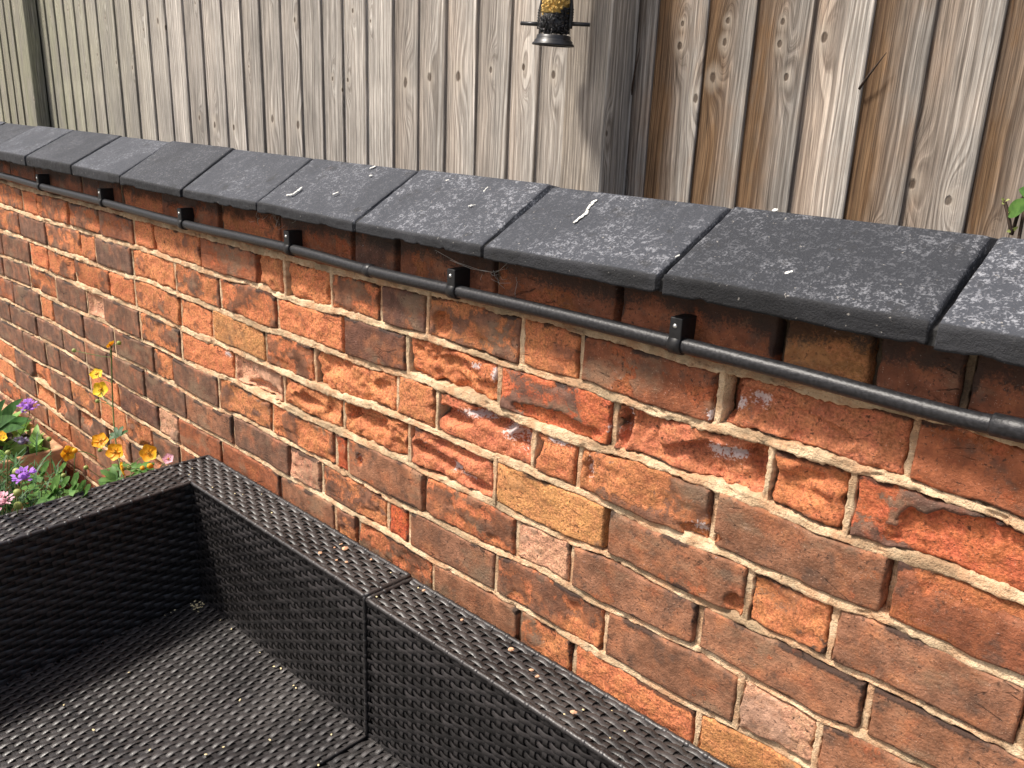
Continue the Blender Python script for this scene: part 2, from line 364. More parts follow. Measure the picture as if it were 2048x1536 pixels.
M['husk'] = plain('seed_husk', (0.72, 0.60, 0.34), 0.8, 0.3, 300)
M['web'] = plain('cobweb', (0.42, 0.40, 0.36), 0.8, 0.2, 100)
M['twig'] = plain('dark_twig', (0.05, 0.032, 0.022), 0.9, 0.3, 200)

# ================================================================== ground
gt = NT('paving'); gP = gt.pos(); gn = gt.noise(gP, 6, 5); gn2 = gt.noise(gP, 120, 4)
gt.set('Base Color', gt.mix(gt.ramp(gt.math('ADD', gt.math('MULTIPLY', gn, .6), gt.math('MULTIPLY', gn2, .4)), .35, .65), (0.14, 0.125, 0.105), (0.26, 0.235, 0.20)))
gt.set('Roughness', 0.9); gt.set('Normal', gt.bump(gn2, 0.003))
g = MB(); g.add([(-60, -60, GROUND), (60, -60, GROUND), (60, 60, GROUND), (-60, 60, GROUND)], [(0, 1, 2, 3)])
tag(g.obj('ground', gt.m, smooth=False), kind='structure')

# ================================================================== brick wall
HC = 0.0848568                            # course height
# bed joints traced on the photograph: joint number -> pixels along it
BED = {
0: [(0,362),(35,373),(515,501.6),(642,535),(737,559),(844,583),(932,598),(991,620),(1095,641),(1173,666),(1251,683),(1376,724),(1434,737),(1493,748),(1644,790),(1753,807),(1841,829),(1928,849),(2016,880)],
1: [(0,411),(82,440),(140,454),(195,474),(271,495),(320,511),(400,540),(421,548),(530,578),(552,593),(632,617),(681,623),(737,643),(795,663),(854,675),(932,704),(991,727),(1037,737),(1134,764),(1164,768),(1222,795),(1298,820),(1395,850),(1473,866),(1551,888),(1666,923),(1731,945),(1810,967),(1884,994),(1972,1022),(2046,1053)],
2: [(0,462),(39,474),(98,497),(156,517),(205,536),(254,552),(293,562),(349,587),(437,623),(495,644),(525,662),(560,666),(632,693),(649,702),(737,733),(805,749),(854,766),(932,796),(981,815),(1007,828),(1066,853),(1134,879),(1212,902),(1271,916),(1337,944),(1395,966),(1454,984),(1512,1007),(1591,1040),(1633,1064),(1709,1085),(1797,1114),(1884,1140),(1972,1177),(2046,1206)],
3: [(0,511),(58,530),(105,550),(162,573),(215,595),(293,626),(351,653),(398,675),(437,689),(476,706),(534,732),(593,759),(632,777),(671,791),(756,819),(805,837),(854,860),(932,893),(991,919),(1046,937),(1095,961),(1154,984),(1212,1010),(1297,1051),(1395,1089),(1454,1110),(1512,1138),(1591,1167),(1622,1186),(1709,1219),(1762,1237),(1828,1268),(1894,1298),(1946,1327)],
4: [(0,552),(62,577),(109,603),(156,624),(207,644),(234,661),(273,679),(312,694),(361,722),(417,746),(466,763),(515,790),(564,812),(612,837),(671,861),(737,891),(805,925),(844,948),(912,977),(978,1006),(1026,1033),(1084,1060),(1143,1088),(1201,1107),(1258,1134),(1337,1177),(1395,1206),(1454,1231),(1500,1256),(1566,1283),(1631,1316),(1697,1349),(1762,1375),(1828,1408),(1894,1443),(1946,1467)],
5: [(0,597),(78,634),(109,648),(156,675),(205,700),(254,722),(293,741),(322,759),(351,773),(398,802),(437,820),(485,837),(534,865),(583,892),(642,923),(666,937),(715,964),(764,994),(812,1017),(851,1033),(928,1074),(996,1107),(1035,1121),(1094,1148),(1143,1178),(1200,1213),(1278,1247),(1337,1278),(1385,1296),(1434,1323),(1522,1375),(1587,1410),(1642,1443),(1719,1471),(1784,1504),(1828,1528)],
6: [(0,638),(39,657),(98,687),(127,702),(176,732),(225,759),(254,778),(303,806),(378,845),(427,871),(472,896),(534,929),(558,947),(607,974),(646,994),(705,1029),(764,1062),(812,1089),(861,1121),(908,1144),(967,1176),(1006,1199),(1065,1232),(1123,1267),(1182,1301),(1249,1339),(1342,1394),(1397,1422),(1461,1452),(1536,1489),(1614,1534)],
7: [(0,679),(78,726),(133,753),(185,786),(247,824),(338,879)]}
BEDXZ = {}
for j, pts in BED.items():
    q = np.array([at(x, y)[[0, 2]] for x, y in pts]); q[:, 1] = -HC*j + np.clip((q[:, 1]+HC*j)*0.9, -0.008, 0.008)
    BEDXZ[j] = q
def bed(j, X):                            # level of bed joint j along the wall
    X = np.asarray(X, float)
    if j < 0: return 0.0*X + 0.0875 + 0.002*fbm(X*4, X*0+3)
    if j in BEDXZ: z = np.interp(X, BEDXZ[j][:, 0], BEDXZ[j][:, 1])
    else: z = -HC*j + 0.004*fbm(X*3, X*0+j*5.0)
    return z + 0.0016*fbm(X*28, X*0+j*3.1)
def x_of(px, c):                          # wall position of a head joint seen at pixel column px in course c
    zt = -HC*(c-0.5) if c > 0 else 0.04
    lo, hi = 150.0, 2400.0
    for _ in range(40):
        m = (lo+hi)/2
        if at(px, m)[2] > zt: lo = m
        else: hi = m
    return at(px, m)[0]

# head joints of each course (pixel column) with the kind of the brick to the right of it
COURSES = {
0: "20r 71r 164r 243o 324r 440o 560r 706d 793r 990r 1236r 1557y 1744r 1928r",
1: "-12m 42o 72m 135m 196r 265o 305o 398r 513O 564O 660m 758d 852m 1039o 1158r 1435S 1819r",
2: "-15m 38g 90m 159o 189g 262o 348m 437m 552o 684d 811O 993M 1222S 1532O 1697M",
3: "4g 59o 94m 148m 217o 269o 357o 421y 528m 624O 790o 868S 1062o 1152m 1421b 1775r",
4: "5g 58m 111g 172p 206g 279m 361o 466p 562O 682O 813S 986y 1210b 1493m 1662b 2052b",
5: "26g 80o 106g 166g 229g 307m 344g 436m 542m 669c 694b 846m 1030p 1139b 1393b 1730b",
6: "-28g 20g 73g 125g 170g 215g 289g 371b 466g 577p 641m 773c 816b 990m 1207b 1474p 1632b",
7: "-6g 47g 92g 120g 178o 236d 316p 357r 444r 560b 670m 713m 863b 1035m 1143o 1392y 1600b",
8: "-10o 30g 68o 99g 141m 197o 250m 305g 360r 420b",
9: "-20o 28g 70o 108g 159g 215m 262g 320g",
10: "-15m 40b 95o 140b 190b 245b 300m"}
INNER = {'g': (0.46, 0.175, 0.085), 'r': (0.43, 0.142, 0.058), 'o': (0.63, 0.228, 0.098), 'O': (0.65, 0.235, 0.100), 'm': (0.58, 0.215, 0.090), 'b': (0.51, 0.192, 0.084), 'd': (0.42, 0.165, 0.075),
         'y': (0.60, 0.270, 0.105), 'p': (0.64, 0.33, 0.20), 'S': (0.58, 0.205, 0.100), 'M': (0.58, 0.165, 0.070), 'c': (0.54, 0.13, 0.05)}
CRUST = {'g': (0.175, 0.092, 0.060), 'r': (0.270, 0.092, 0.044), 'o': (0.28, 0.105, 0.055), 'O': (0.28, 0.105, 0.055), 'm': (0.19, 0.085, 0.050), 'b': (0.275, 0.128, 0.073), 'd': (0.15, 0.068, 0.045),
         'y': (0.46, 0.215, 0.085), 'p': (0.50, 0.28, 0.18), 'S': (0.20, 0.08, 0.055), 'M': (0.165, 0.085, 0.06), 'c': (0.45, 0.11, 0.045)}
CR = {'g': 0.92, 'r': 0.72, 'o': 0.22, 'O': 0.05, 'm': 0.5, 'b': 0.86, 'd': 0.85, 'y': 0.35, 'p': 0.45, 'S': 0.22, 'M': 0.52, 'c': 0.3}
ER = {'g': 0.0012, 'r': 0.0018, 'o': 0.0042, 'O': 0.0085, 'm': 0.0036, 'b': 0.0016, 'd': 0.0020, 'y': 0.0025, 'p': 0.0045, 'S': 0.0055, 'M': 0.0035, 'c': 0.004}
RAD = {'g': 0.003, 'r': 0.0035, 'o': 0.005, 'O': 0.007, 'm': 0.004, 'b': 0.0035, 'd': 0.005, 'y': 0.0045, 'p': 0.004, 'S': 0.006, 'M': 0.005, 'c': 0.004}
# places where the face has burst off: pixel, half sizes in metres, depth
PITS = [(566,565,.013,.030,.012),(905,900,.06,.008,.008),(610,800,.05,.012,.008),(1330,905,.05,.012,.006),(1600,850,.06,.02,.005),(1290,850,.02,.03,.007),(880,770,.02,.012,.010),(1448,775,.016,.034,.040),(1475,735,.02,.012,.014),(1500,790,.05,.012,.008),
        (900,830,.05,.014,.018),(985,838,.05,.014,.020),(1045,880,.035,.02,.018),
        (700,815,.014,.025,.022),(740,848,.05,.012,.010),(815,850,.016,.02,.022),(840,895,.03,.012,.014),(890,925,.04,.012,.013),(945,965,.04,.012,.012),
        (1440,925,.07,.026,.013),(1515,925,.022,.03,.022),(1245,845,.010,.03,.022),
        (1470,1205,.014,.014,.010),(658,585,.014,.02,.018),(880,640,.02,.02,.010),(1175,935,.008,.02,.010),(718,917,.008,.012,.010),
        (520,780,.06,.02,.012),(1400,1065,.03,.012,.008),(1960,1110,.10,.05,.006),(1110,850,.08,.03,.005),(900,740,.06,.03,.006),
        (230,880,.05,.05,.012),(110,800,.09,.04,.012),(80,770,.07,.05,.010),(300,905,.07,.03,.012),(170,830,.05,.03,.010)]
WHITES = [(905,832,.024,.005),(945,830,.024,.005),(985,836,.022,.007),(1015,862,.018,.012),(1045,885,.016,.014),(1060,905,.010,.012),
          (842,890,.012,.006),(870,912,.014,.006),(900,935,.014,.006),(930,955,.016,.005),(985,750,.008,.012),(948,733,.008,.005),
          (1248,850,.006,.020),(1222,858,.008,.006),(1178,935,.006,.014),(718,917,.006,.008),(452,708,.012,.006),(1470,808,.008,.006),(1512,800,.012,.006),
          (1428,905,.016,.010),(1462,912,.010,.008),(1395,1055,.012,.006),(1115,885,.02,.004),(1420,830,.006,.006)]
PITXZ = [(*at(x, y)[[0, 2]], a, b, d) for x, y, a, b, d in PITS]
WHXZ = [(*at(x, y)[[0, 2]], a*1.25, b*1.25) for x, y, a, b in WHITES]

garden_wall = empty('garden_wall', (-1.6, 0.1, GROUND))
tag(garden_wall, 'weathered red brick garden wall with pale mortar and dark coping tiles on top', 'wall')

def spaced(L, step, e):
    n = max(2, int(round((L-2*e[-1])/step)))
    mid = np.linspace(e[-1], L-e[-1], n+1)
    return np.concatenate([e[:-1], mid, L-np.array(e[:-1])[::-1]])

def brick_mesh(c, X0, X1, kind, seed, step):
    rad = RAD[kind]; er = ER[kind]
    far = step > 0.009
    e = [0, 0.004, 0.010] if far else [0, 0.0018, 0.0045, 0.009]
    us = spaced(X1-X0, step, e); H = HC-0.011
    vsn = spaced(H, step, e)/H
    U, V = np.meshgrid(us, vsn)
    Xb = X0+U
    zb = bed(c, Xb)+0.0056; zt = bed(c-1, Xb)-0.0054
    if c == 0: zt = bed(-1, Xb)-0.001
    Z = zb+(zt-zb)*V
    X = Xb.copy()
    dx = np.minimum(U, X1-X0-U); dz = np.minimum(V, 1-V)*H
    d = np.minimum(dx, dz)
    amp = 0.0012+er*0.45
    wx = np.clip(1-dx/0.022, 0, 1); wz = np.clip(1-dz/0.018, 0, 1)
    X = X + np.where(U < (X1-X0)/2, 1, -1)*wx*amp*(0.4+1.6*fbm(X*30+seed, Z*55))
    Z = Z + np.where(V < .5, 1, -1)*wz*amp*(0.4+1.6*fbm(X*45, Z*30+seed*1.7))
    s = seed*3.17
    cr = CR[kind] + 0.75*fbm(X*16+s, Z*24, s, 3) + 0.12*fbm(X*70, Z*70, s, 2)
    if kind == 'M': cr = cr + 0.5*(0.45-np.abs((U/(X1-X0))-(0.22 if c == 2 and X0 < -0.7 else 0.35)))*2 - 0.1
    pit = np.zeros_like(X)
    for px, pz, a, b, dep in PITXZ:
        if px+3*a < X0 or px-3*a > X1: continue
        q = ((X-px)/a)**2+((Z-pz)/np.where(Z > pz, b*0.75, b*1.25))**2 + 0.8*fbm(X*60, Z*60, s, 3)
        k = np.where(Z > pz, sstep(1.15, 0.75, q), sstep(1.6, 0.2, q)); pit = np.maximum(pit, k*dep*1.45); cr = cr-0.9*k
    M_ = sstep(0.40, 0.62, cr)
    r_e = rad*(1+0.5*fbm(X*35, Z*35, s+2, 2))
    t = np.clip(1-d/r_e, 0, 1); y = r_e*0.9*(1-np.sqrt(np.clip(1-t*t, 0, 1)))
    lump = 0.55*fbm(X*22+s, Z*30, s+1, 4)+0.6*(0.22-np.abs(fbm(X*26-s, Z*44+X*8, s+11, 4)))
    y = y + (1-M_)*(er*0.8 - er*1.7*lump) + (0.0006+er*0.45*(1-M_))*fbm(X*85, Z*110, s, 3) + pit*(1+0.35*fbm(X*70, Z*70, s+4, 3))
    if kind in 'Om' or kind == 'S': y = y + er*1.1*sstep(0.0, 0.35, fbm(X*14+s, Z*20-s, s+6, 3))
    y = y + 0.0024*vnoise(np.array(seed*1.3), np.array(c*2.7))
    if kind == 'p' and c == 4 and X0 < -1.5: y = y+0.012*sstep(0, 0.012, d)
    y = np.clip(y, -0.006, 0.040)
    wh = np.zeros_like(X)
    for px, pz, a, b in WHXZ:
        if px+3*a < X0 or px-3*a > X1: continue
        wh = np.maximum(wh, np.exp(-(((X-px)/a)**2+((Z-pz)/b)**2)*0.7))
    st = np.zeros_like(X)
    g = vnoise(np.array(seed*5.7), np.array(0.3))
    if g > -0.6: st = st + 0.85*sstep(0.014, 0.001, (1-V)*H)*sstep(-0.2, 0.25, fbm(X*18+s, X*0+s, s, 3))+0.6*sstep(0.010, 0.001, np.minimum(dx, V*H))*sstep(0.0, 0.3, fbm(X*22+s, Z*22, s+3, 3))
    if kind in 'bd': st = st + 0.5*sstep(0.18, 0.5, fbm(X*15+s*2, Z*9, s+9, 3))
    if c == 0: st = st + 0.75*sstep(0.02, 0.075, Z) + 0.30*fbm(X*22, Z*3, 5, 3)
    nv, nu = X.shape
    verts = np.stack([X, y, Z], -1).reshape(-1, 3)
    idx = np.arange(nv*nu).reshape(nv, nu)
    f = np.stack([idx[:-1, :-1], idx[:-1, 1:], idx[1:, 1:], idx[1:, :-1]], -1).reshape(-1, 4).tolist()
    border = np.concatenate([idx[0, :-1], idx[:-1, -1], idx[-1, :0:-1], idx[:0:-1, 0]])
    n0 = len(verts); bk = verts[border].copy(); bk[:, 1] = 0.06
    verts = np.concatenate([verts, bk]); m = len(border)
    f += [(int(border[i]), n0+i, n0+(i+1) % m, int(border[(i+1) % m])) for i in range(m)]
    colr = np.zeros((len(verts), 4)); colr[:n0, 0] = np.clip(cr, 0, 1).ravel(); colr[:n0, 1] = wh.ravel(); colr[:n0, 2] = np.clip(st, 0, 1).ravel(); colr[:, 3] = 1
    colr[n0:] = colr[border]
    return verts, f, colr

def add_brick(c, X0, X1, kind, seed, step, name='brick'):
    v, f, cl = brick_mesh(c, X0, X1, kind, seed, step)
    loc = np.array([(X0+X1)/2, 0.03, -HC*(c-0.5)])
    o = mesh_obj(name, v, f, M['brick'], garden_wall, True, loc)
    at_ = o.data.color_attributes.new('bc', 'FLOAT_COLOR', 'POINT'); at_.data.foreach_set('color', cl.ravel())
    j = 1+0.16*vnoise(np.array(seed*9.1), np.array(1.7)); h = 0.10*vnoise(np.array(seed*4.3), np.array(6.6))
    a, b = INNER[kind], CRUST[kind]
    if c == 0: a = tuple(q*0.88 for q in a); b = tuple(q*0.85 for q in b)      # the course under the coping is coloured darker
    o.color = (a[0]*j, a[1]*j*(1+h), a[2]*j*(1+h), 1)
    o['crust_colour'] = [b[0]*j*(1-h*.6), b[1]*j, b[2]*j*(1+h)]
    return o

XL, XR = -4.3, 0.9
heads = []                                # (course, x, width) of head joints
seed = 1
rest_v, rest_f, rest_c = [], [], []
for c in range(14):
    items = []
    if c in COURSES:
        for tk in COURSES[c].split():
            items.append([x_of(float(tk[:-1]), c), tk[-1], True])
        items.sort(key=lambda q: q[0])
        # carry the bond on beyond the picture on both sides
        x = items[0][0]; pre = []
        while x > XL:
            x -= 0.235 if random.random() < 0.7 else 0.117; pre.insert(0, [x, random.choice('bmro'), False])
        x = items[-1][0]+0.236; post = []
        while x < XR:
            post.append([x, random.choice('bmrb'), False]); x += 0.235 if random.random() < 0.7 else 0.117
        items = pre+items+post+[[x, 'b', False]]
    else:
        x = XL+random.random()*0.2
        while x < XR+0.3:
            items.append([x, random.choice('bmro'), False]); x += 0.235 if random.random() < 0.7 else 0.117
    for a, b in zip(items, items[1:]):
        w = 0.0045+0.0012*random.random(); wr = 0.0045+0.0012*random.random()
        heads.append((c, a[0]))
        X0, X1 = a[0]+w, b[0]-wr
        if X1-X0 < 0.02: continue
        seed += 1
        if a[2] and not (c == 8 and X0 > -1.95):
            step = 0.0036 if X1 > -1.5 else (0.0055 if X1 > -2.3 else 0.0095)
            add_brick(c, X0, X1, a[1], seed, step)
        else:
            v, f, cl = brick_mesh(c, X0, X1, a[1], seed, 0.03)
            n = sum(len(q) for q in rest_v); rest_v.append(v); rest_c.append(cl); rest_f += [tuple(i+n for i in q) for q in f]
o = mesh_obj('brick_infill', np.concatenate(rest_v), rest_f, M['brick'], garden_wall)
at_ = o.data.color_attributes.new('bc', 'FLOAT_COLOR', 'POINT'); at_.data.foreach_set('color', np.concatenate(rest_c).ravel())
o.color = (0.44, 0.155, 0.07, 1); o['crust_colour'] = [0.23, 0.11, 0.07]; o['kind'] = 'stuff'

# mortar: uneven recessed strips along every bed and head joint, and the core behind
mb_v, mb_f = [], []
def strip(P):                             # P: (n, k, 3) grid
    n0 = sum(len(q) for q in mb_v); n, k, _ = P.shape
    mb_v.append(P.reshape(-1, 3)); idx = np.arange(n*k).reshape(n, k)+n0
    mb_f.extend(np.stack([idx[:-1, :-1], idx[:-1, 1:], idx[1:, 1:], idx[1:, :-1]], -1).reshape(-1, 4).tolist())
prof = np.array([-1.0, -0.86, -0.62, -0.36, -0.1, 0.16, 0.42, 0.66, 0.88, 1.0])
for j in range(0, 14):
    xs = np.concatenate([np.arange(-3.9, -2.0, 0.006), np.arange(-2.0, 0.25, 0.0028)]) if j <= 7 else np.arange(-3.9, 0.25, 0.012)
    zc = bed(j, xs); half = (0.0078 if j < 4 else 0.0064)+0.0046*fbm(xs*11, xs*0+j*2.0, 1.0, 4)
    X = np.repeat(xs[:, None], len(prof), 1); S = np.repeat(prof[None], len(xs), 0)
    Z = zc[:, None]+S*half[:, None]+0.0018*fbm(X*75, S*3+j, 2.0, 4)+np.where(np.abs(S) > 0.8, 0.0034, 0.0)*np.sign(S)*fbm(X*190+7*np.sign(S), S*0+j*3, 5.0, 3)
    dep = 0.0034+0.0046*fbm(xs*6, xs*0+j*4.0, 3.0, 3)
    Y = dep[:, None]+0.0016*S+0.0022*fbm(X*55, Z*150, j*1.0, 4)+0.0035*sstep(0.22, 0.42, fbm(X*38, Z*80, j+9.0, 3))
    Y = Y+np.where(np.abs(S) > 0.9, 0.030, 0)+np.where((np.abs(S) > 0.8) & (np.abs(S) < 0.9), 0.0016, 0)
    strip(np.stack([X, Y, Z], -1)[:, ::-1])
for c, x in heads:
    if x < -3.9 or x > 0.25: continue
    vv = np.linspace(-0.06, 1.06, 30 if c < 9 else 6)
    zt = bed(c-1, np.array(x))-0.004; zb = bed(c, np.array(x))+0.004
    Zc = zb+(zt-zb)*vv; half = 0.0054+0.0026*fbm(Zc*30, Zc*0+x*9, 1.0, 3)
    Z = np.repeat(Zc[:, None], len(prof), 1); S = np.repeat(prof[None], len(Zc), 0)
    X = x+S*half[:, None]+0.0008*fbm(Z*70, S*3+x*11, 2.0, 3)+np.where(np.abs(S) > 0.8, 0.0028, 0.0)*np.sign(S)*fbm(Z*170, np.sign(S)*5+x*9, 6.0, 3)
    r_ = 0.0068+0.0052*vnoise(np.array(x*31.7), np.array(c*3.3))
    if (c, round(x, 3)) in [(c2, round(x_of(p_, c2), 3)) for c2, p_ in ((3, 1775), (0, 1557), (0, 1744), (0, 1236), (1, 305), (1, 513), (0, 706), (0, 793), (4, 1210))]: r_ = 0.022
    Y = r_+0.0022*fbm(Z*25, S+x*7, 4.0, 3)+0.0012*fbm(X*120, Z*90, 1.0, 3)
    Y = Y+np.where(np.abs(S) > 0.9, 0.030, 0)+np.where((np.abs(S) > 0.8) & (np.abs(S) < 0.9), 0.0016, 0)
    strip(np.stack([X, Y, Z], -1))
o = mesh_obj('mortar', np.concatenate(mb_v), mb_f, M['mortar'], garden_wall); o['kind'] = 'stuff'
core = MB(); core.box(XL, XR, 0.056, 0.19, GROUND-0.02, 0.088); core.box(XL, XR, 0.02, 0.0558, 0.07, 0.0875)
core.obj('wall_core', M['mortar'], garden_wall, False)

# ------------------------------------------------------------------ coping tiles
JX = [-4.15, -3.84, -3.52, -3.20, -2.868, -2.519, -2.205, -1.878, -1.559, -1.236, -0.914, -0.595, -0.266, 0.055, 0.375, 0.70]
RXS = [-4.2, -3.9, -3.60, -3.27, -2.935, -2.575, -2.255, -1.925, -1.590, -1.240, -0.912, -0.588, -0.262, 0.062, 0.380, 0.70]
ZF = [.120, .120, .120, .121, .120, .118, .113, .107, .111, .109, .108, .115, .118, .118, .117, .116]
tiles = []
def ridge_y(X): return 0.100+np.clip((-X-1.0)*0.012, -0.012, 0.03)
def coping_tile(k):
    x0, x1, r0, r1 = JX[k]+0.004, JX[k+1]-0.004, RXS[k]+0.004, RXS[k+1]-0.004
    near = x1 > -2.3
    n = 64 if near else 26
    jog = (random.random()-.5)*0.004; tw = (random.random()-.5)*0.003
    yf, zb = -0.050+jog, 0.0885
    us = np.linspace(0, 1, n); us = np.sort(np.concatenate([us, [0.006, 0.012, 0.988, 0.994]]))
    # profile parameter: underside -> front face -> top slope -> ridge -> back
    segs = [('u', np.linspace(0, 1, 3)), ('f', np.linspace(0, 1, 8)), ('t', np.concatenate([[0.015, 0.03, 0.05], np.linspace(0.09, 0.96, 26 if near else 10)])), ('r', np.array([0.0, 0.5, 1.0])), ('b', np.linspace(0.06, 1, 5)), ('e', np.array([0.5, 1.0]))]
    rows = []; tops = []
    U = us
    zf = (ZF[k]*(1-U)+ZF[k+1]*U)+tw*(U-.5)*2
    chip = 0.0032*sstep(0.20, 0.34, fbm(U*11+k*9.1, U*0+2.2, 1.0, 4))+0.0012*fbm(U*40+k*3, U*0, 4.0, 3)
    zr = 0.190+0.002*math.sin(k*2.3)+0*U
    for kind, ts in segs:
        for t in ts:
            if kind == 'u': y = 0.06+(yf+0.003-0.06)*t+0*U; z = zb+0*U + (chip*t if t > 0.9 else 0); tp = 0
            elif kind == 'f': y = yf+0.0012*fbm(U*16+k, U*0+t*3, 2.0, 3)+0.0012*sstep(0.85, 1.0, np.array(t))+0*U; z = (zb+chip)+(zf-0.0028-zb-chip)*t; tp = 0.0
            elif kind == 't':
                ry = ridge_y(JX[k]*(1-U)+JX[k+1]*U); y = yf+0.0022+(ry-0.006-yf-0.0022)*t; z = zf-0.0010+(zr-zf-0.001)*t - 0.0010*max(0, 1-t/0.04)**2; tp = 1.0
            elif kind == 'r':
                ry = ridge_y(JX[k]*(1-U)+JX[k+1]*U); y = ry+(t-.5)*0.008; z = zr+(0.0008 if t == .5 else 0); tp = 1.0
            elif kind == 'b': y = 0.106+(0.25-0.106)*t+0*U+0.01; z = zr+(zf-zr)*t; tp = 1.0
            else: y = 0.26+0*U if t < 1 else 0.06+0*U; z = zb+0*U; tp = 0
            s = np.clip((y-yf)/(0.1-yf), 0, 1) if kind in 'tr' else (0.0 if kind in 'uf' else 1.0)
            x = (x0+(x1-x0)*U)*(1-s)+(r0+(r1-r0)*U)*s
            if kind in 'tf': z = z+0.0009*fbm(x*40, y*40+t, k*3.0, 4)+0.0008*fbm(x*9, y*9, k*1.0, 2)
            # worn rounded ends
            en = np.minimum(U, 1-U)*(x1-x0); z = z-(0.0022*np.clip(1-en/0.006, 0, 1)**2 if kind in 'tr' else 0)
            if kind in 'ft': x = x+np.where(U < .5, 1, -1)*np.clip(1-en/0.01, 0, 1)*0.0014*(fbm(y*60+k, z*60, 3.0+k, 3)+.5)
            rows.append(np.stack([x, y, z], -1)); tops.append(np.full(len(U), tp))
    P = np.stack(rows, 0); m, nn, _ = P.shape
    idx = np.arange(m*nn).reshape(m, nn)
    f = np.stack([idx[:-1, :-1], idx[:-1, 1:], idx[1:, 1:], idx[1:, :-1]], -1).reshape(-1, 4).tolist()
    f.append(idx[:, 0].tolist()); f.append(idx[::-1, -1].tolist())
    loc = ((x0+x1)/2, 0.1, zb)
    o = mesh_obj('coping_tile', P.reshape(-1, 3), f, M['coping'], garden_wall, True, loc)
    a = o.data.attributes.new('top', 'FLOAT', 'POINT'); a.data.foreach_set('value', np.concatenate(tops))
    o['bloom_sheen'] = [0.5, 0.5, 0.5, 0.5, 0.5, 0.5, 0.5, 0.5, 0.55, 0.75, 0.7, 1.0, 0.9, 1.0, 0.9][k]  # pale deposit; on the left tiles it also paints in grazing sky sheen
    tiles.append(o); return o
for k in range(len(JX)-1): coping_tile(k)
cj = MB()
for k in range(1, len(JX)-1):
    a, b = JX[k], RXS[k]
    for y0, y1 in ((-0.042, 0.10), (0.10, 0.24)):
        zf = lambda y: 0.105+(0.190-0.113)*(1-abs(y-0.1)/0.15)*0.94-0.003
        xa = a+(b-a)*np.clip((y0+.05)/.15, 0, 1); xb = a+(b-a)*np.clip((y1+.05)/.15, 0, 1)
        v = [(xa-.006, y0, .0895), (xa+.006, y0, .0895), (xa+.006, y0, zf(y0)), (xa-.006, y0, zf(y0)), (xb-.006, y1, .0895), (xb+.006, y1, .0895), (xb+.006, y1, zf(y1)), (xb-.006, y1, zf(y1))]
        cj.add(v, [(0, 1, 2, 3), (4, 7, 6, 5), (3, 2, 6, 7), (0, 4, 5, 1), (0, 3, 7, 4), (1, 5, 6, 2)])
M['darkjoint'] = plain('dark_grout', (0.022, 0.022, 0.022), 0.95, 0.4, 150, 0.002)
cj.obj('coping_grout', M['darkjoint'], garden_wall, False)

# bird droppings on the coping: a pixel path on the top slope, half width
def on_slope(x, y):
    v = ray(x, y); sl_ = (0.190-0.113)/0.150
    t = ((0.113+(CAM[1]+0.05)*sl_)-CAM[2])/(v[2]-v[1]*sl_)
    return Vector(CAM+t*v)
DROPS = [([(1188,404),(1178,415),(1172,428),(1160,437),(1148,446)], [5.5, 5, 4, 4, 2.5]), ([(1572,548),(1583,545)], [5, 3]), ([(588,388),(597,381),(603,376)], [2.5, 3, 2]), ([(575,391),(583,390)], [2, 2]), ([(668,389),(675,386)], [2.5, 2]), ([(742,337),(749,334)], [2, 2]),
         ([(740,352),(743,352)], [1.8, 1.5]), ([(1468,424),(1474,420)], [3, 2]), ([(1549,422),(1554,421)], [3.5, 3]), ([(968,383),(975,376)], [2, 1.5]), ([(938,413),(950,411)], [2, 1.5]), ([(1352,515),(1358,512)], [2, 2]), ([(893,362),(897,361)], [1.8, 1.5]), ([(1752,538),(1756,538)], [2, 1.5])]
for path, ws in DROPS:
    mb = MB(); P = [on_slope(*p) for p in path]
    fine = []
    for i in range(len(P)-1):
        for t in (0, .33, .67): fine.append((P[i].lerp(P[i+1], t), ws[i]*(1-t)+ws[i+1]*t))
    fine.append((P[-1], ws[-1]))
    dist = (P[0]-Vector(CAM)).length
    for q, w in fine:
        rr = w/F_PX*dist*(0.8+0.4*random.random())
        mb.blob(q+Vector(((random.random()-.5)*rr*.5, 0, 0.0008)), (rr*random.uniform(.7, 1.2), rr*random.uniform(1.0, 1.7), 0.0012), 9, 4, rmat(R(27), 0, random.uniform(-.5, .5)))
    tl = min(tiles, key=lambda o: abs(o.location.x-P[0].x))
    mb.obj('bird_dropping', M['dropping'], tl)

# ================================================================== pipe with clips
PIPE = [(-330,275),(-150,317),(0,350),(80,372),(210,405),(365,447),(580,497),(735,540),(905,580),(1100,625),(1345,685),(1600,750),(1900,830),(2048,862),(2300,925),(2600,1000)]
pp = [Vector(at(x, y, -0.0225)) for x, y in PIPE]
pp.sort(key=lambda q: q.x)
def catmull(P, n=8):
    out = []
    for i in range(len(P)-1):
        a, b, c, d = P[max(i-1, 0)], P[i], P[i+1], P[min(i+2, len(P)-1)]
        for k in range(n):
            t = k/n; out.append(0.5*((2*b)+(c-a)*t+(2*a-5*b+4*c-d)*t*t+(3*b-a-3*c+d)*t**3))
    return out+[P[-1]]
path = catmull(pp)
pipe = empty('water_pipe', pp[0]); tag(pipe, 'thin black plastic pipe clipped along the wall under the coping', 'pipe')
mb = MB(); mb.tube(path, 0.0103, 12); mb.obj('pipe', M['pipe'], pipe)
def on_path(x):
    for a, b in zip(path, path[1:]):
        if a.x <= x <= b.x:
            t = (x-a.x)/(b.x-a.x+1e-9); return a.lerp(b, t), (b-a).normalized()
    return path[-1], (path[-1]-path[-2]).normalized()
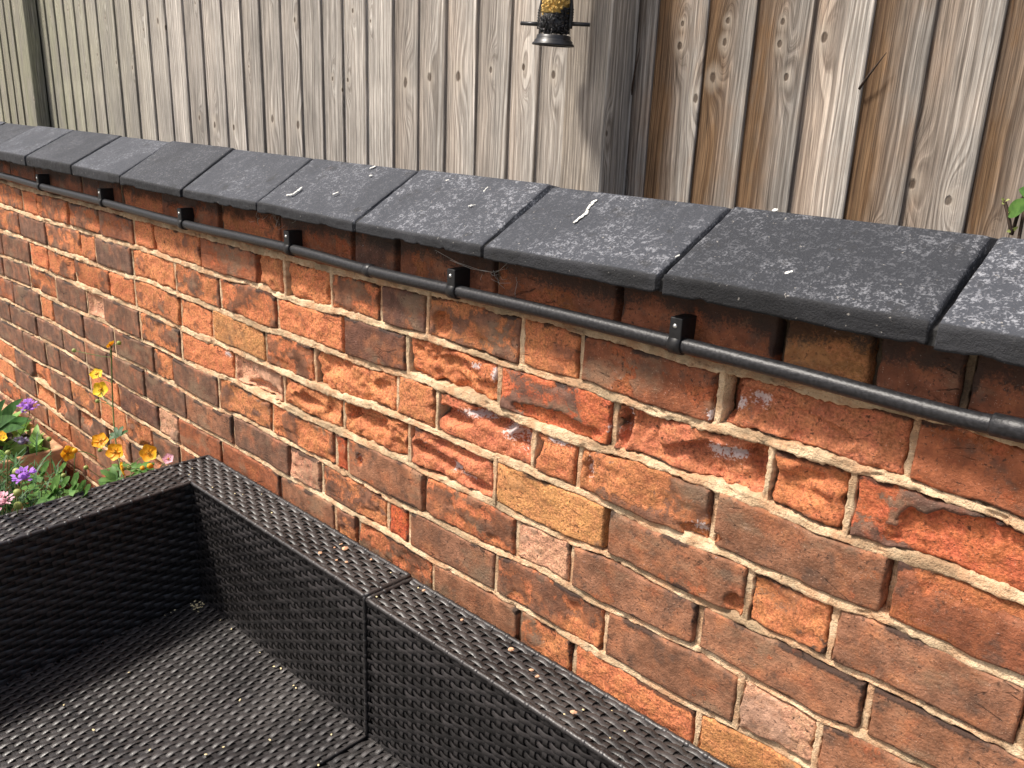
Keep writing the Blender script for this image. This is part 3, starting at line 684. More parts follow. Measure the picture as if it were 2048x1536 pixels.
for px, py, ln in ((738, 541, 0.014), (2041, 862, 0.05)):
    q, t = on_path(at(px, py, -0.0225)[0]); mb = MB()
    mb.lathe([(0.0103, -ln/2-.002), (0.0122, -ln/2), (0.0122, ln/2), (0.0103, ln/2+.002)], 16, q, t)
    mb.obj('coupling', M['pipe'], pipe)
for px in (83, 208, 368, 582, 910, 1356):
    py = np.interp(px, [p[0] for p in PIPE], [p[1] for p in PIPE])
    q, t = on_path(at(px, py, -0.0225)[0]); x, y, z = q
    mb = MB(); mb.bbox(x-0.009, x+0.009, -0.0325, 0.004, z+0.004, z+0.036, 0.0015)
    mb.lathe([(0.0105, -0.009), (0.0134, -0.009), (0.0137, 0.0), (0.0134, 0.009), (0.0105, 0.009)], 18, q, t)
    c = mb.obj('clip', M['clip'], pipe)
    mb = MB(); mb.lathe([(0.0, 0.0016), (0.0020, 0.0013), (0.0032, 0.0), (0.0032, -0.002)], 12, (x-0.001, -0.0326, z+0.025), (0, -1, 0)); mb.obj('screw', M['screw'], c)

# ================================================================== fence
fence = empty('closeboard_fence', (-1.6, 0.43, GROUND)); tag(fence, 'weathered vertical board fence behind the brick wall', 'fence')
YB = 0.41
right_edges = [at(x, 0, YB)[0] for x in (1316, 1417, 1515, 1631, 1751, 1875, 2016)]
left_edges = [at(x, 150, YB)[0] for x in (203, 238, 270, 303, 337, 372, 407, 447, 485, 522, 562, 600, 643, 684, 731, 784, 834, 888, 950, 1017, 1075)]
edges = left_edges[:]
while edges[0] > -5.6: edges.insert(0, edges[0]-0.098*(0.94+0.12*random.random()))
gap = right_edges[0]-edges[-1]; n = max(1, round(gap/0.098))
edges += [edges[-1]+gap*(i+1)/n for i in range(n-1)]+right_edges
while edges[-1] < 1.0: edges.append(edges[-1]+0.098*(0.95+0.1*random.random()))
KNOTS = [(805,165,.0085),(853,155,.0075),(910,153,.0085),(975,140,.005),(1040,135,.005),(1357,47,.0035),(1351,92,.0050),(1447,42,.0040),(1441,85,.0050),(1556,44,.0040),(1550,88,.0045),(1562,155,.0045),(1382,197,.0055),(1418,155,.0065),
         (1816,368,.0060),(1884,401,.0055),(395,236,.006),(425,250,.0075),(463,255,.0065),(540,238,.008),(592,250,.0085),(312,42,.0075),(328,55,.006),(735,42,.003),(660,158,.004),(690,160,.004),(700,22,.004),(262,135,.005),(230,125,.005),(585,40,.005),(680,180,.004),(1640,75,.006),(1100,150,.006)]
def bd(x0, x1, name='board', y=YB, seed=0):
    h0, h1 = GROUND+0.03, 0.78+0.02*random.random()
    cx = (x0+x1)/2; th = 0.0075
    ny = 40
    v = []; xs = [x0-0.011, x0+0.002, cx, x1-0.0015, x1]
    zz = np.linspace(h0, h1, ny)
    wob = 0.0012*fbm(zz*5+seed, zz*0+seed*3.3, 1.0, 3); wob2 = 0.0012*fbm(zz*4-seed, zz*0+seed*1.3, 2.0, 3); warp = 0.0022*fbm(zz*1.5+seed, zz*0+9.0, 3.0, 2)
    rows = []
    for i, x in enumerate(xs):
        t = (x-xs[0])/(xs[-1]-xs[0])
        yf = y+0.0075*(1-t)+(0.0012 if i == 4 else 0)+warp*t
        rows.append(np.stack([x+(wob if i > 2 else wob2*0), yf, zz], -1))
    rows.append(np.stack([xs[-1]+wob, y+th-0.001+0*zz, zz], -1)); rows.append(np.stack([xs[0]+0*zz, y+0.0115+0*zz, zz], -1))
    P = np.stack(rows, 0); m = len(rows); idx = np.arange(m*ny).reshape(m, ny)
    f = []
    for i in range(m):
        a, b = idx[i], idx[(i+1) % m]
        f += np.stack([a[:-1], b[:-1], b[1:], a[1:]], -1).tolist()
    f.append(idx[:, -1].tolist()); f.append(idx[::-1, 0].tolist())
    loc = (cx, y+0.01, 0.35)
    o = mesh_obj(name, P.reshape(-1, 3), f, M['wood'], fence, False, loc)
    ks = [(at(kx, ky, YB), s) for kx, ky, s in KNOTS]
    ks = [[p[0]-cx, p[2]-0.35, s] for p, s in ks if x0 <= p[0] < x1]
    while len(ks) < 3:
        zk = random.choice([random.uniform(-1.2, -0.25), random.uniform(0.2, 0.42)]) if len(ks) else random.uniform(-0.3, 0.35)
        ks.append([random.uniform(-0.03, 0.03), zk, random.uniform(0.002, 0.004)])
    for i in range(3): o['knot%d' % (i+1)] = [float(q) for q in ks[i]]
    return o
warms = {}
for i, (a, b) in enumerate(zip(edges, edges[1:])):
    o = bd(a, b, seed=i*1.7)
    if a >= right_edges[0]-0.001:
        k = int(np.argmin([abs(a-q) for q in right_edges])); w = [0.95, 1.0, 0.85, 0.45, 0.95, 0.50, 0.8][k]
    elif a > right_edges[0]-0.25: w = 0.9
    else: w = random.uniform(0.02, 0.30) if a > -1.75 else random.uniform(0.0, 0.14)
    o['warm'] = float(w); o['green'] = float(np.clip((-2.9-a)/1.2, 0, 0.75))
def post(xr, name='post', y0=0.33):
    w = 0.10; x0, x1 = xr-w, xr; y1 = 0.408; h0, h1 = GROUND-0.05, 0.86
    mb = MB(); ny = 30; zz = np.linspace(h0, h1, ny); c = 0.003
    prof_ = [(x0, y0+c), (x0+c, y0), ((x0+x1)/2, y0-0.0006), (x1-c, y0), (x1, y0+c), (x1, y1), (x0, y1)]
    v = []; m = len(prof_)
    P = np.zeros((m, ny, 3))
    for i, (x, y) in enumerate(prof_):
        P[i, :, 0] = x+0.0008*fbm(zz*7, zz*0+i*3, xr, 3); P[i, :, 1] = y+0.0006*fbm(zz*9, zz*0+i*5, xr, 3); P[i, :, 2] = zz
    idx = np.arange(m*ny).reshape(m, ny); f = []
    for i in range(m): f += np.stack([idx[i][:-1], idx[(i+1) % m][:-1], idx[(i+1) % m][1:], idx[i][1:]], -1).tolist()
    f.append(idx[:, -1].tolist()); f.append(idx[::-1, 0].tolist())
    o = mesh_obj(name, P.reshape(-1, 3), f, M['wood'], fence, False, ((x0+x1)/2, (y0+y1)/2, 0.35))
    o['knot1'] = [0.02, -0.08, 0.004]; o['knot2'] = [-0.03, -0.6, 0.006]; o['knot3'] = [0.01, -1.0, 0.006]
    return o
XP = at(1219, 102, 0.33)[0]
p1 = post(XP); p1['warm'] = 0.30; p1['green'] = 0.12
p2 = post(at(58, 110, 0.36)[0], y0=0.36); p2['warm'] = 0.1; p2['green'] = 0.8
rail = MB(); rail.box(edges[0], edges[-1], 0.4305, 0.48, -0.75, -0.67); rl = rail.obj('rail', M['wood'], fence, False); rl['warm'] = 0.1; rl['green'] = 0.2
rail = MB(); rail.box(edges[0], edges[-1], 0.4305, 0.48, 0.66, 0.74); r2 = rail.obj('rail', M['wood'], fence, False); r2['warm'] = 0.1; r2['green'] = 0.2
for q in (rl, r2):
    for i in (1, 2, 3): q['knot%d' % i] = [9.0, 9.0, 0.01]
# loose splinters hanging off two boards
for (xa, ya), (xb, yb) in (((1718, 178), (1773, 105)), ((1262, 190), (1280, 95))):
    A = Vector(at(xa, ya, YB-0.004)); B = Vector(at(xb, yb, YB-0.012)); mb = MB()
    mb.tube([A, A.lerp(B, .5)+Vector((0, -.002, 0)), B], [0.0022, 0.0018, 0.0005], 5)
    s = mb.obj('splinter', M['twig'], fence)

# ================================================================== bird feeder
YF = 0.262
fb = Vector(at(1106, 92, YF)); feeder = empty('bird_feeder', fb)
tag(feeder, 'black and clear tube bird feeder half full of seed hanging before the fence post', 'bird feeder')
AX = Vector((0.045, 0.0, 1.0)).normalized()
PD = Vector((0.93, 0.37, -0.04)).normalized()         # perch direction
mb = MB(); mb.lathe([(0.0, 0.006), (0.031, 0.006), (0.033, 0.0), (0.0368, 0.0002), (0.0375, 0.0020), (0.0362, 0.0042), (0.0345, 0.0052), (0.0338, 0.0085), (0.0318, 0.0100), (0.0305, 0.0118), (0.0300, 0.0165), (0.0285, 0.0175), (0.0278, 0.0180), (0.0, 0.0180)], 40, fb, AX); mb.obj('base', M['feeder'], feeder)
TL = 0.30
gm = NT('clear_tube'); gm.set('Base Color', (0.95, 0.96, 0.96)); gm.set('Roughness', 0.06); gm.set('Transmission Weight', 1.0); gm.set('IOR', 1.12); gm.set('Specular IOR Level', 0.9)
mb = MB(); mb.lathe([(0.0276, 0.0172), (0.0276, TL)], 40, fb, AX); mb.obj('tube', gm.m, feeder)
mb = MB(); mb.lathe([(0.030, TL-0.012), (0.032, TL-0.01), (0.032, TL), (0.02, TL+0.02), (0.0, TL+0.022)], 32, fb, AX); mb.obj('lid', M['feeder'], feeder)
for s in (-1, 1):
    root = fb+AX*(0.036+0.0015*s); mb = MB()
    mb.tube([root+PD*s*0.024, root+PD*s*0.0635], [0.0038, 0.0034], 10)
    mb.lathe([(0.0034, -0.0005), (0.0034, 0.0005)], 10, root+PD*s*0.0635, PD); mb.obj('perch', M['feeder'], feeder)
    mb = MB()
    pts = [root+PD*s*0.0285-AX*0.008, root+PD*s*0.0285+AX*0.010, root+PD*s*0.0280+AX*0.022, root+PD*s*0.0262+AX*0.034, root+PD*s*0.0255+AX*0.042, root+PD*s*0.0300+AX*0.050, root+PD*s*0.0365+AX*0.058, root+PD*s*0.034+AX*0.08, root+PD*s*0.029+AX*0.095]
    mb.tube(catmull(pts, 4), 0.0042, 8)
    for q in range(5): mb.lathe([(0.0042, -0.001), (0.0054, 0), (0.0042, 0.001)], 10, root+PD*s*0.0284+AX*(0.006+0.0042*q), AX)
    mb.obj('port_guard', M['feeder'], feeder)
M['seed_dark'] = plain('sunflower_seed', (0.025, 0.024, 0.026), 0.45, 0.5, 300)
M['seed_gold'] = plain('golden_seed', (0.66, 0.43, 0.13), 0.75, 0.3, 300)
for nm, mt, lo, hi, nS in (('dark_seed_fill', 'seed_dark', 0.021, 0.062, 520), ('golden_seed_fill', 'seed_gold', 0.050, 0.22, 900)):
    mb = MB(); rr = random.Random(5)
    e1 = AX.orthogonal().normalized(); e2 = AX.cross(e1)
    for k in range(nS):
        th = rr.random()*6.283; h = lo+(hi-lo)*rr.random(); rad = 0.0266*(rr.random()**0.25)
        dirv = e1*math.cos(th)+e2*math.sin(th)
        side = dirv.dot(RX_ := Vector(RX))
        lim = 0.052+0.012*side
        if (mt == 'seed_dark') != (h < lim+0.005*rr.random()): continue
        q = fb+AX*h+dirv*(rad-0.0025)
        mb.blob(q, (0.0044, 0.0020, 0.0016) if mt == 'seed_dark' else (0.0042, 0.0028, 0.0026), 6, 4, rmat(rr.random()*6, rr.random()*6, rr.random()*6))
    o = mb.obj(nm, M[mt], feeder); o['kind'] = 'stuff'
    mb2 = MB(); mb2.lathe([(0.0, lo), (0.0205, lo), (0.0205, 0.052 if mt == 'seed_dark' else hi), (0, 0.052 if mt == 'seed_dark' else hi)], 20, fb, AX) if mt == 'seed_dark' else mb2.lathe([(0.0, 0.053), (0.0205, 0.053), (0.0205, hi), (0, hi)], 20, fb, AX)
    o2 = mb2.obj('seed_core', M[mt], feeder)
top = fb+AX*(TL+0.02); mb = MB(); hook = Vector((XP-0.05, 0.33, top.z+0.16))
mb.tube([top, top+Vector((0, 0, 0.05)), top+Vector((0, 0, 0.12))], 0.0012, 6); mb.obj('hanger_wire', M['feeder'], feeder)
br = MB(); br.tube([hook, hook+Vector((0, -0.03, 0.0)), Vector((top.x, top.y-0.004, hook.z)), Vector((top.x, top.y, top.z+0.115))], 0.003, 8); br.bbox(hook.x-.012, hook.x+.012, 0.322, 0.3292, hook.z-.05, hook.z+.03, .002)
bo = br.obj('wall_hook', M['feeder']); tag(bo, 'black metal hook fixed to the fence post holding the bird feeder', 'hook')

# ================================================================== wicker sofa
def weave(mb, O, U, V, N, lu, lv, pitch=0.0120, cell=0.0245, amp=0.0021, seedw=0):
    """strands run along U, rows step along V, N points out of the surface"""
    O, U, V, N = [np.array(q, float) for q in (O, U, V, N)]
    nr = max(1, int(round(lv/pitch))); pitch = lv/nr; nc = max(1, int(round(lu/cell))); cell = lu/nc
    rs = np.random.default_rng(seedw)
    ns = nc*6+1; s = np.linspace(0, lu, ns)
    for i in range(nr):
        ph = np.cos(math.pi*(s/cell+i)); ph = np.sign(ph)*np.abs(ph)**0.7
        a = amp*(0.85+0.3*rs.random()); tilt = 0.0009*(rs.random()-.3)+0.0006*np.sin(math.pi*(s/cell+i)+0.6)
        w = pitch*0.86*(0.95+0.10*rs.random()); vc = (i+.5)*pitch+0.0005*(rs.random()-.5)+0.0007*np.sin(2*math.pi*s/(cell*2)+i*math.pi)
        cols = []
        for t, dh in ((-.5, -.0011), (-.28, 0.0), (.28, 0.0002), (.5, -.0010)):
            cols.append(O+s[:, None]*U+(vc+t*w)[:, None]*V+(a*ph+dh+tilt*t*2)[:, None]*N)
        P = np.stack(cols, 1); idx = np.arange(ns*4).reshape(ns, 4)
        f = np.stack([idx[:-1, :-1], idx[1:, :-1], idx[1:, 1:], idx[:-1, 1:]], -1).reshape(-1, 4).tolist()
        mb.add(P.reshape(-1, 3), f, rs.random())
    nv = nr*4+1; q = np.linspace(0, lv, nv)
    for k in range(nc+1):
        ph = -np.cos(math.pi*(q/pitch-.5+k))
        cols = []
        for t in (-.5, .5): cols.append(O+(k*cell+t*0.009)*U+q[:, None]*V+(amp*0.8*ph-0.0003)[:, None]*N)
        P = np.stack(cols, 1); idx = np.arange(nv*2).reshape(nv, 2)
        f = np.stack([idx[:-1, 0], idx[:-1, 1], idx[1:, 1], idx[1:, 0]], -1).tolist()
        mb.add(P.reshape(-1, 3), f, 0.2+0.3*rs.random())
X_, Y_, Z_ = (1, 0, 0), (0, 1, 0), (0, 0, 1); nX, nY = (-1, 0, 0), (0, -1, 0)
ZT, ZS, ZB = -0.550, -0.857, GROUND+0.03
YO, YI = -0.024, -0.128
def edge_strand(mb, A, B, r=0.0052):
    A, B = Vector(A), Vector(B); n = max(2, int((B-A).length/0.01))
    mb.tube([A.lerp(B, i/n)+Vector((0, 0, 0.0005*math.sin(i*1.9))) for i in range(n+1)], r, 6)
    L = (B-A).length; t = (B-A).normalized()
    for i in range(1, int(L/0.036)):
        q = A+t*(i*0.036+random.uniform(-.004, .004))
        mb.lathe([(r*0.9, -0.0045), (r*1.16, -0.003), (r*1.16, 0.003), (r*0.9, 0.0045)], 8, q, t)
def sofa(name, x0, x1, label, arm, zt):
    yf = -0.81
    u = empty(name, ((x0+x1)/2, (YO+yf)/2, GROUND)); tag(u, label, 'sofa', 'dark wicker sofa units along the wall')
    g_ = 0.004; xs0 = x0+0.118 if arm else x0
    c = MB(); c.bbox(x0+g_, x1-g_, YI+g_, YO-g_, ZB, zt-g_, 0.006)
    if arm: c.bbox(x0+g_, x0+0.118-g_, yf+g_, YI+g_, ZB, zt-g_, 0.006)
    c.bbox(xs0-0.003, x1-g_, yf+g_, YI+2*g_, ZB, ZS-g_, 0.006); c.obj('frame', M['core'], u)
    m = MB(); weave(m, (x0, YI+0.0, zt), X_, Y_, Z_, x1-x0, YO-YI, seedw=1); 
    m.obj('woven_back_rail', M['wicker'], u)
    m = MB(); weave(m, (xs0, YI, ZS), X_, Z_, nY, x1-xs0, zt-ZS-0.004, seedw=2); m.obj('woven_back', M['wicker'], u)
    m = MB(); weave(m, (xs0, yf, ZS), Y_, X_, Z_, YI-yf, x1-xs0, cell=0.0235, seedw=3); m.obj('woven_seat', M['wicker'], u)
    m = MB(); weave(m, (x0, yf, ZB), X_, Z_, nY, x1-x0, ZS-ZB, seedw=4); m.obj('woven_front', M['wicker'], u)
    m = MB(); weave(m, (x1, yf, ZB), Y_, Z_, X_, YI-yf, ZS-ZB, seedw=5); weave(m, (x1, YI, ZB), Y_, Z_, X_, YO-YI, zt-ZB, seedw=6); m.obj('woven_side', M['wicker'], u)
    m = MB(); weave(m, (x0, yf, ZB), Y_, Z_, nX, YO-yf if arm else YI-yf, (zt if arm else ZS)-ZB, seedw=7)
    if not arm: weave(m, (x0, YI, ZB), Y_, Z_, nX, YO-YI, zt-ZB, seedw=8)
    m.obj('woven_side', M['wicker'], u)
    m = MB(); weave(m, (x0, YO, ZB), X_, Z_, Y_, x1-x0, zt-ZB, cell=0.05, pitch=0.02, seedw=12); m.obj('woven_rear', M['wicker'], u)
    m = MB()
    edge_strand(m, (xs0, YI, zt-0.001), (x1, YI, zt-0.001)); edge_strand(m, (x1-0.001, YI, zt), (x1-0.001, YO, zt)); edge_strand(m, (x1-0.001, YI-0.001, ZS), (x1-0.001, YI-0.001, zt), 0.004)
    edge_strand(m, (x0, YO, zt-0.001), (x1, YO, zt-0.001)); edge_strand(m, (x1-0.001, yf, ZS), (x1-0.001, YI, ZS), 0.004)
    if not arm: edge_strand(m, (x0+0.001, YI, zt), (x0+0.001, YO, zt))
    if arm: edge_strand(m, (xs0, yf, zt-0.001), (xs0, YI, zt-0.001)); edge_strand(m, (x0, yf, zt-0.001), (x0, YO, zt-0.001))
    m.obj('edge_binding', M['wicker'], u)
    if arm:
        m = MB(); weave(m, (x0, yf, zt+0.0004), Y_, X_, Z_, YI-yf, 0.118, seedw=9); m.obj('woven_arm_rail', M['wicker'], u)
        m = MB(); weave(m, (xs0, yf, ZS), Y_, Z_, X_, YI-yf, zt-ZS-0.004, seedw=10); m.obj('woven_arm', M['wicker'], u)
    for lx in (x0+0.04, x1-0.04):
        for ly in (yf+0.04, YO-0.04):
            m = MB(); m.lathe([(0.018, 0), (0.02, 0.004), (0.02, 0.034)], 12, (lx, ly, GROUND)); m.obj('foot', M['core'], u)
    if arm:
        for ch in u.children:
            for q in ch.data.vertices:
                wx, wy = q.co.x+ch.location.x, q.co.y+ch.location.y
                if wx < xs0+0.012 and wy < YI: q.co.x += (YI-wy)*0.075
    return u
sofa('corner_sofa_unit', -1.893, -1.111, 'dark woven wicker corner sofa unit without cushions, arm turning away from the wall', True, ZT)
sofa('middle_sofa_unit', -1.105, -0.330, 'dark woven wicker armless sofa unit pushed against the corner unit', False, ZT-0.004)

# ================================================================== planter and plants beyond the sofa arm
XPL, YPL0, YPL1, ZR = -2.83, -0.055, -0.37, -0.807
planter = empty('trough_planter', (XPL-0.4, (YPL0+YPL1)/2, GROUND)); tag(planter, 'terracotta trough planter full of leafy plants against the brick wall', 'planter')
def rect_ring(mb, x0, x1, y0, y1, prof_):
    rows = []
    for off, z in prof_:
        a, b, c, d = x0-off, x1+off, y0+off, y1-off; r_ = 0.02; pts = []
        for cx_, cy_, a0 in ((b-r_, c-r_, 0), (a+r_, c-r_, 90), (a+r_, d+r_, 180), (b-r_, d+r_, 270)):
            for k in range(5): th = R(a0+k*22.5); pts.append((cx_+r_*math.cos(th), cy_+r_*math.sin(th), z))
        rows.append(pts)
    n = len(rows[0]); v = [p for r_ in rows for p in r_]
    f = [(i*n+k, i*n+(k+1) % n, (i+1)*n+(k+1) % n, (i+1)*n+k) for i in range(len(rows)-1) for k in range(n)]
    mb.add(v, f)
mb = MB(); rect_ring(mb, -3.68, XPL, YPL0, YPL1, [(-0.022, ZR-0.06), (-0.020, ZR-0.004), (-0.016, ZR), (-0.002, ZR), (0.0015, ZR-0.004), (0.0015, ZR-0.040), (-0.004, ZR-0.046), (-0.008, ZR-0.047)]); mb.obj('rim', M['terracotta'], planter)
mb = MB(); rect_ring(mb, -3.68, XPL, YPL0, YPL1, [(-0.008, ZR-0.047), (-0.009, ZR-0.08), (-0.006, ZR-0.085), (-0.006, ZR-0.095), (-0.012, ZR-0.10), (-0.014, ZR-0.135), (-0.011, ZR-0.14), (-0.011, ZR-0.15), (-0.017, ZR-0.155), (-0.03, GROUND+0.002), (-0.10, GROUND+0.002)]); mb.obj('body', M['terracotta'], planter)
mb = MB(); rect_ring(mb, -3.68, XPL, YPL0, YPL1, [(-0.019, ZR-0.035), (-0.10, ZR-0.03), (-0.1545, ZR-0.028)]); mb.obj('soil', M['soil'], planter)

def frame_of(d):
    d = Vector(d).normalized(); e = d.orthogonal().normalized(); return e, d.cross(e), d
def leaf_blade(mb, base, tip, w, up=(0, 0, 1), cup=0.15, n=6, bend=0.0, lobes=0):
    base, tip, up = Vector(base), Vector(tip), Vector(up); L = (tip-base).length; t = (tip-base).normalized()
    side = t.cross(up); side = side.normalized() if side.length > 1e-4 else t.orthogonal().normalized(); nrm = side.cross(t)
    v = []
    for i in range(n+1):
        u = i/n; ww = w*(math.sin(math.pi*min(1, u*0.93+0.07))**0.75)*(1-0.15*u)
        if lobes: ww *= 1+0.28*math.sin(u*math.pi*lobes)
        c = base+t*L*u+nrm*(bend*L*(u-u*u)*1.6 - bend*L*u*u*0.6)
        v += [c-side*ww+nrm*ww*cup, c, c+side*ww+nrm*ww*cup]
    f = []
    for i in range(n): f += [(3*i, 3*i+1, 3*i+4, 3*i+3), (3*i+1, 3*i+2, 3*i+5, 3*i+4)]
    mb.add(v, f)
def stem_pts(a, b, sag=0.0, n=7, wig=0.004):
    a, b = Vector(a), Vector(b); o = Vector((random.uniform(-1, 1), random.uniform(-1, 1), 0))*sag
    return [a.lerp(b, i/n)+o*math.sin(math.pi*i/n)+Vector((random.uniform(-wig, wig), random.uniform(-wig, wig), 0))*(0 if i in (0, n) else 1) for i in range(n+1)]
def cup_flower(parent, c, face, r, mat, cup=0.22):
    r *= 0.8
    e1, e2, d = frame_of(face); mb = MB(); c = Vector(c); ph = random.random()
    for k in range(5):
        a = 2*math.pi*(k+ph)/5; o = e1*math.cos(a)+e2*math.sin(a); s = d.cross(o); nu, nv_ = 5, 4; v = []; tl = random.uniform(-.08, .08)
        for i in range(nu+1):
            u = i/nu; ww = r*0.50*math.sin(math.pi*(0.10+0.78*u))**0.7*(1 if u < 1 else 0.75)
            for j in range(-nv_//2, nv_//2+1):
                w = j/(nv_/2)
                v.append(c+o*(r*(0.08+0.92*u)-abs(w)*r*0.07*u)+s*ww*w+d*(r*cup*u*u+0.10*r*w*w+r*tl*w+0.03*r*math.sin(9*w+k)))
        m = nv_+1; f = [(i*m+j, i*m+j+1, (i+1)*m+j+1, (i+1)*m+j) for i in range(nu) for j in range(nv_)]
        mb.add(v, f)
    fl = mb.obj('flower', M[mat], parent)
    mb = MB(); mb.blob(c+d*r*0.10, r*0.16, 7, 4)
    for k in range(14):
        a = random.random()*6.28; q = c+(e1*math.cos(a)+e2*math.sin(a))*r*random.uniform(.14, .26)+d*r*random.uniform(.18, .30); mb.blob(q, r*0.05, 5, 3)
    mb.obj('flower_centre', M['stamen'], fl)
def pincushion(parent, c, face, r, mat):
    e1, e2, d = frame_of(face); mb = MB(); c = Vector(c)
    mb.blob(c, (r*.5, r*.5, r*.3), 8, 5)
    for k in range(46):
        a = random.random()*6.28; q = math.sqrt((k+.5)/46); o = e1*math.cos(a)+e2*math.sin(a)
        b = c+o*r*0.75*q+d*r*(0.35*(1-q*q)); tipv = (o*(0.2+q)+d*(0.9-q*0.7)).normalized()
        leaf_blade(mb, b, b+tipv*r*random.uniform(.3, .5), r*0.14, d, 0.3, 3)
    mb.obj('flower_head', M[mat], parent)
def bud(parent, c, r, mat='bud'):
    mb = MB(); mb.blob(c, (r, r, r*0.9), 8, 6); mb.obj('bud', M[mat], parent)
def lobed_leaf(mb, base, dirv, size, nl=5, up=(0, 0, 1)):
    dirv = Vector(dirv).normalized(); up = Vector(up); side = dirv.cross(up).normalized()
    for k in range(nl):
        a = (k-(nl-1)/2)*R(38); q = dirv*math.cos(a)+side*math.sin(a)+up*random.uniform(-.12, .1)
        leaf_blade(mb, base, Vector(base)+q*size*(1-0.12*abs(k-(nl-1)/2)), size*0.21, up, 0.2, 5, 0.12, 3)
def toward(x=0.0, y=0.0, z=0.4): return Vector((0.55+x, -0.55+y, 0.35+z))

# tall geum in a black pot near the wall
pot = Vector((-2.33, -0.16, GROUND)); zr_ = -0.86
pt = empty('plant_pot', pot); tag(pt, 'black plastic pot standing between the terracotta trough and sofa', 'pot')
mb = MB(); mb.lathe([(0.0, 0.001), (0.10, 0.001), (0.135, zr_-GROUND-0.02), (0.143, zr_-GROUND-0.02), (0.145, zr_-GROUND), (0.137, zr_-GROUND), (0.132, zr_-GROUND-0.03)], 32, pot); mb.obj('body', M['clip'], pt)
mb = MB(); mb.lathe([(0.133, zr_-GROUND-0.03), (0.06, zr_-GROUND-0.02), (0.0, zr_-GROUND-0.02)], 24, pot); mb.obj('soil', M['soil'], pt)
gA = empty('geum_plant', pot+Vector((0, 0, zr_-GROUND-0.02))); tag(gA, 'tall geum with yellow and amber flowers on thin stems before the brickwork', 'plant')
rootA = pot+Vector((0, 0.02, zr_-GROUND-0.02))
main = [Vector(at(x, y, Y)) for x, y, Y in ((248, 985, -.13), (243, 940, -.12), (235, 905, -.11), (229, 860, -.10), (226, 815, -.09), (224, 765, -.085), (223, 715, -.08), (222, 692, -.08))]
mb = MB(); mb.tube(catmull([rootA]+main, 4), 0.0019, 6)
FA = [(193, 749, -.075, 'yellow', .0235, (0.2, -0.1, 0.9), 5), (202, 779, -.085, 'yellow', .029, (0.1, -.1, 0.1), 4), (201, 882, -.12, 'orange', .030, (0.1, 0, 0.35), 2), (231, 904, -.13, 'orange', .031, (0.15, -.1, 0.2), 1), (298, 906, -.12, 'orange', .029, (0.2, -.1, 0.1), 1), (222, 690, -.08, 'orange', .017, (-1.2, 0.2, 0.2), 7), (242, 940, -.14, 'orange', .027, (-.3, 1.2, -.2), 0)]
for x, y, Y, mt, r_, fc, j in FA:
    c = Vector(at(x, y, Y)); fdir = toward(*fc); mb.tube(catmull(stem_pts(main[j] if j < 7 else main[6], c-fdir.normalized()*0.006, 0.012, 4, .003), 2), 0.0011, 5)
    cup_flower(gA, c, fdir, r_, mt)
for x, y, Y, j in ((148, 701, -.10, 6), (195, 802, -.09, 4), (238, 686, -.08, 7), (200, 900, -.12, 2), (300, 932, -.12, 1), (285, 936, -.12, 1), (258, 935, -.12, 1), (172, 935, -.2, 0)):
    c = Vector(at(x, y, Y)); mb.tube(stem_pts(main[min(j, 7)], c, 0.008, 4, .002), 0.0009, 5); bud(gA, c, 0.0065 if x != 300 else 0.008, 'bud' if x not in (300, 285) else 'orange')
cup_flower(gA, at(337, 918, -.10), toward(.2, -.2, .6), 0.018, 'pink'); mb.tube(stem_pts(main[0], at(337, 920, -.10), .01), .001, 5)
mb.obj('stem', M['stem'], gA)
for x, y, s in ((238, 872, .035), (225, 985, .06), (205, 1000, .055), (250, 978, .05), (232, 960, .05), (262, 985, .05), (215, 965, .04)):
    m2 = MB(); lobed_leaf(m2, at(x, y, -.15), (random.uniform(-1, 1), random.uniform(-.8, .2), .45), s, 5, (0.3, -.4, .8)); m2.obj('leaf', M['leaf' if y > 900 else 'leaf_dark'], gA)
m2 = MB()
for k in range(26):
    a = random.random()*6.28; q = rootA+Vector((math.cos(a)*.05, math.sin(a)*.05, 0)); tp = q+Vector((math.cos(a)*.10, math.sin(a)*.08-.02, random.uniform(.06, .20))); m2.tube([q, tp], .0012, 5); lobed_leaf(m2, tp, (math.cos(a), math.sin(a), .3), .05, 5)
m2.obj('foliage', M['leaf'], gA)

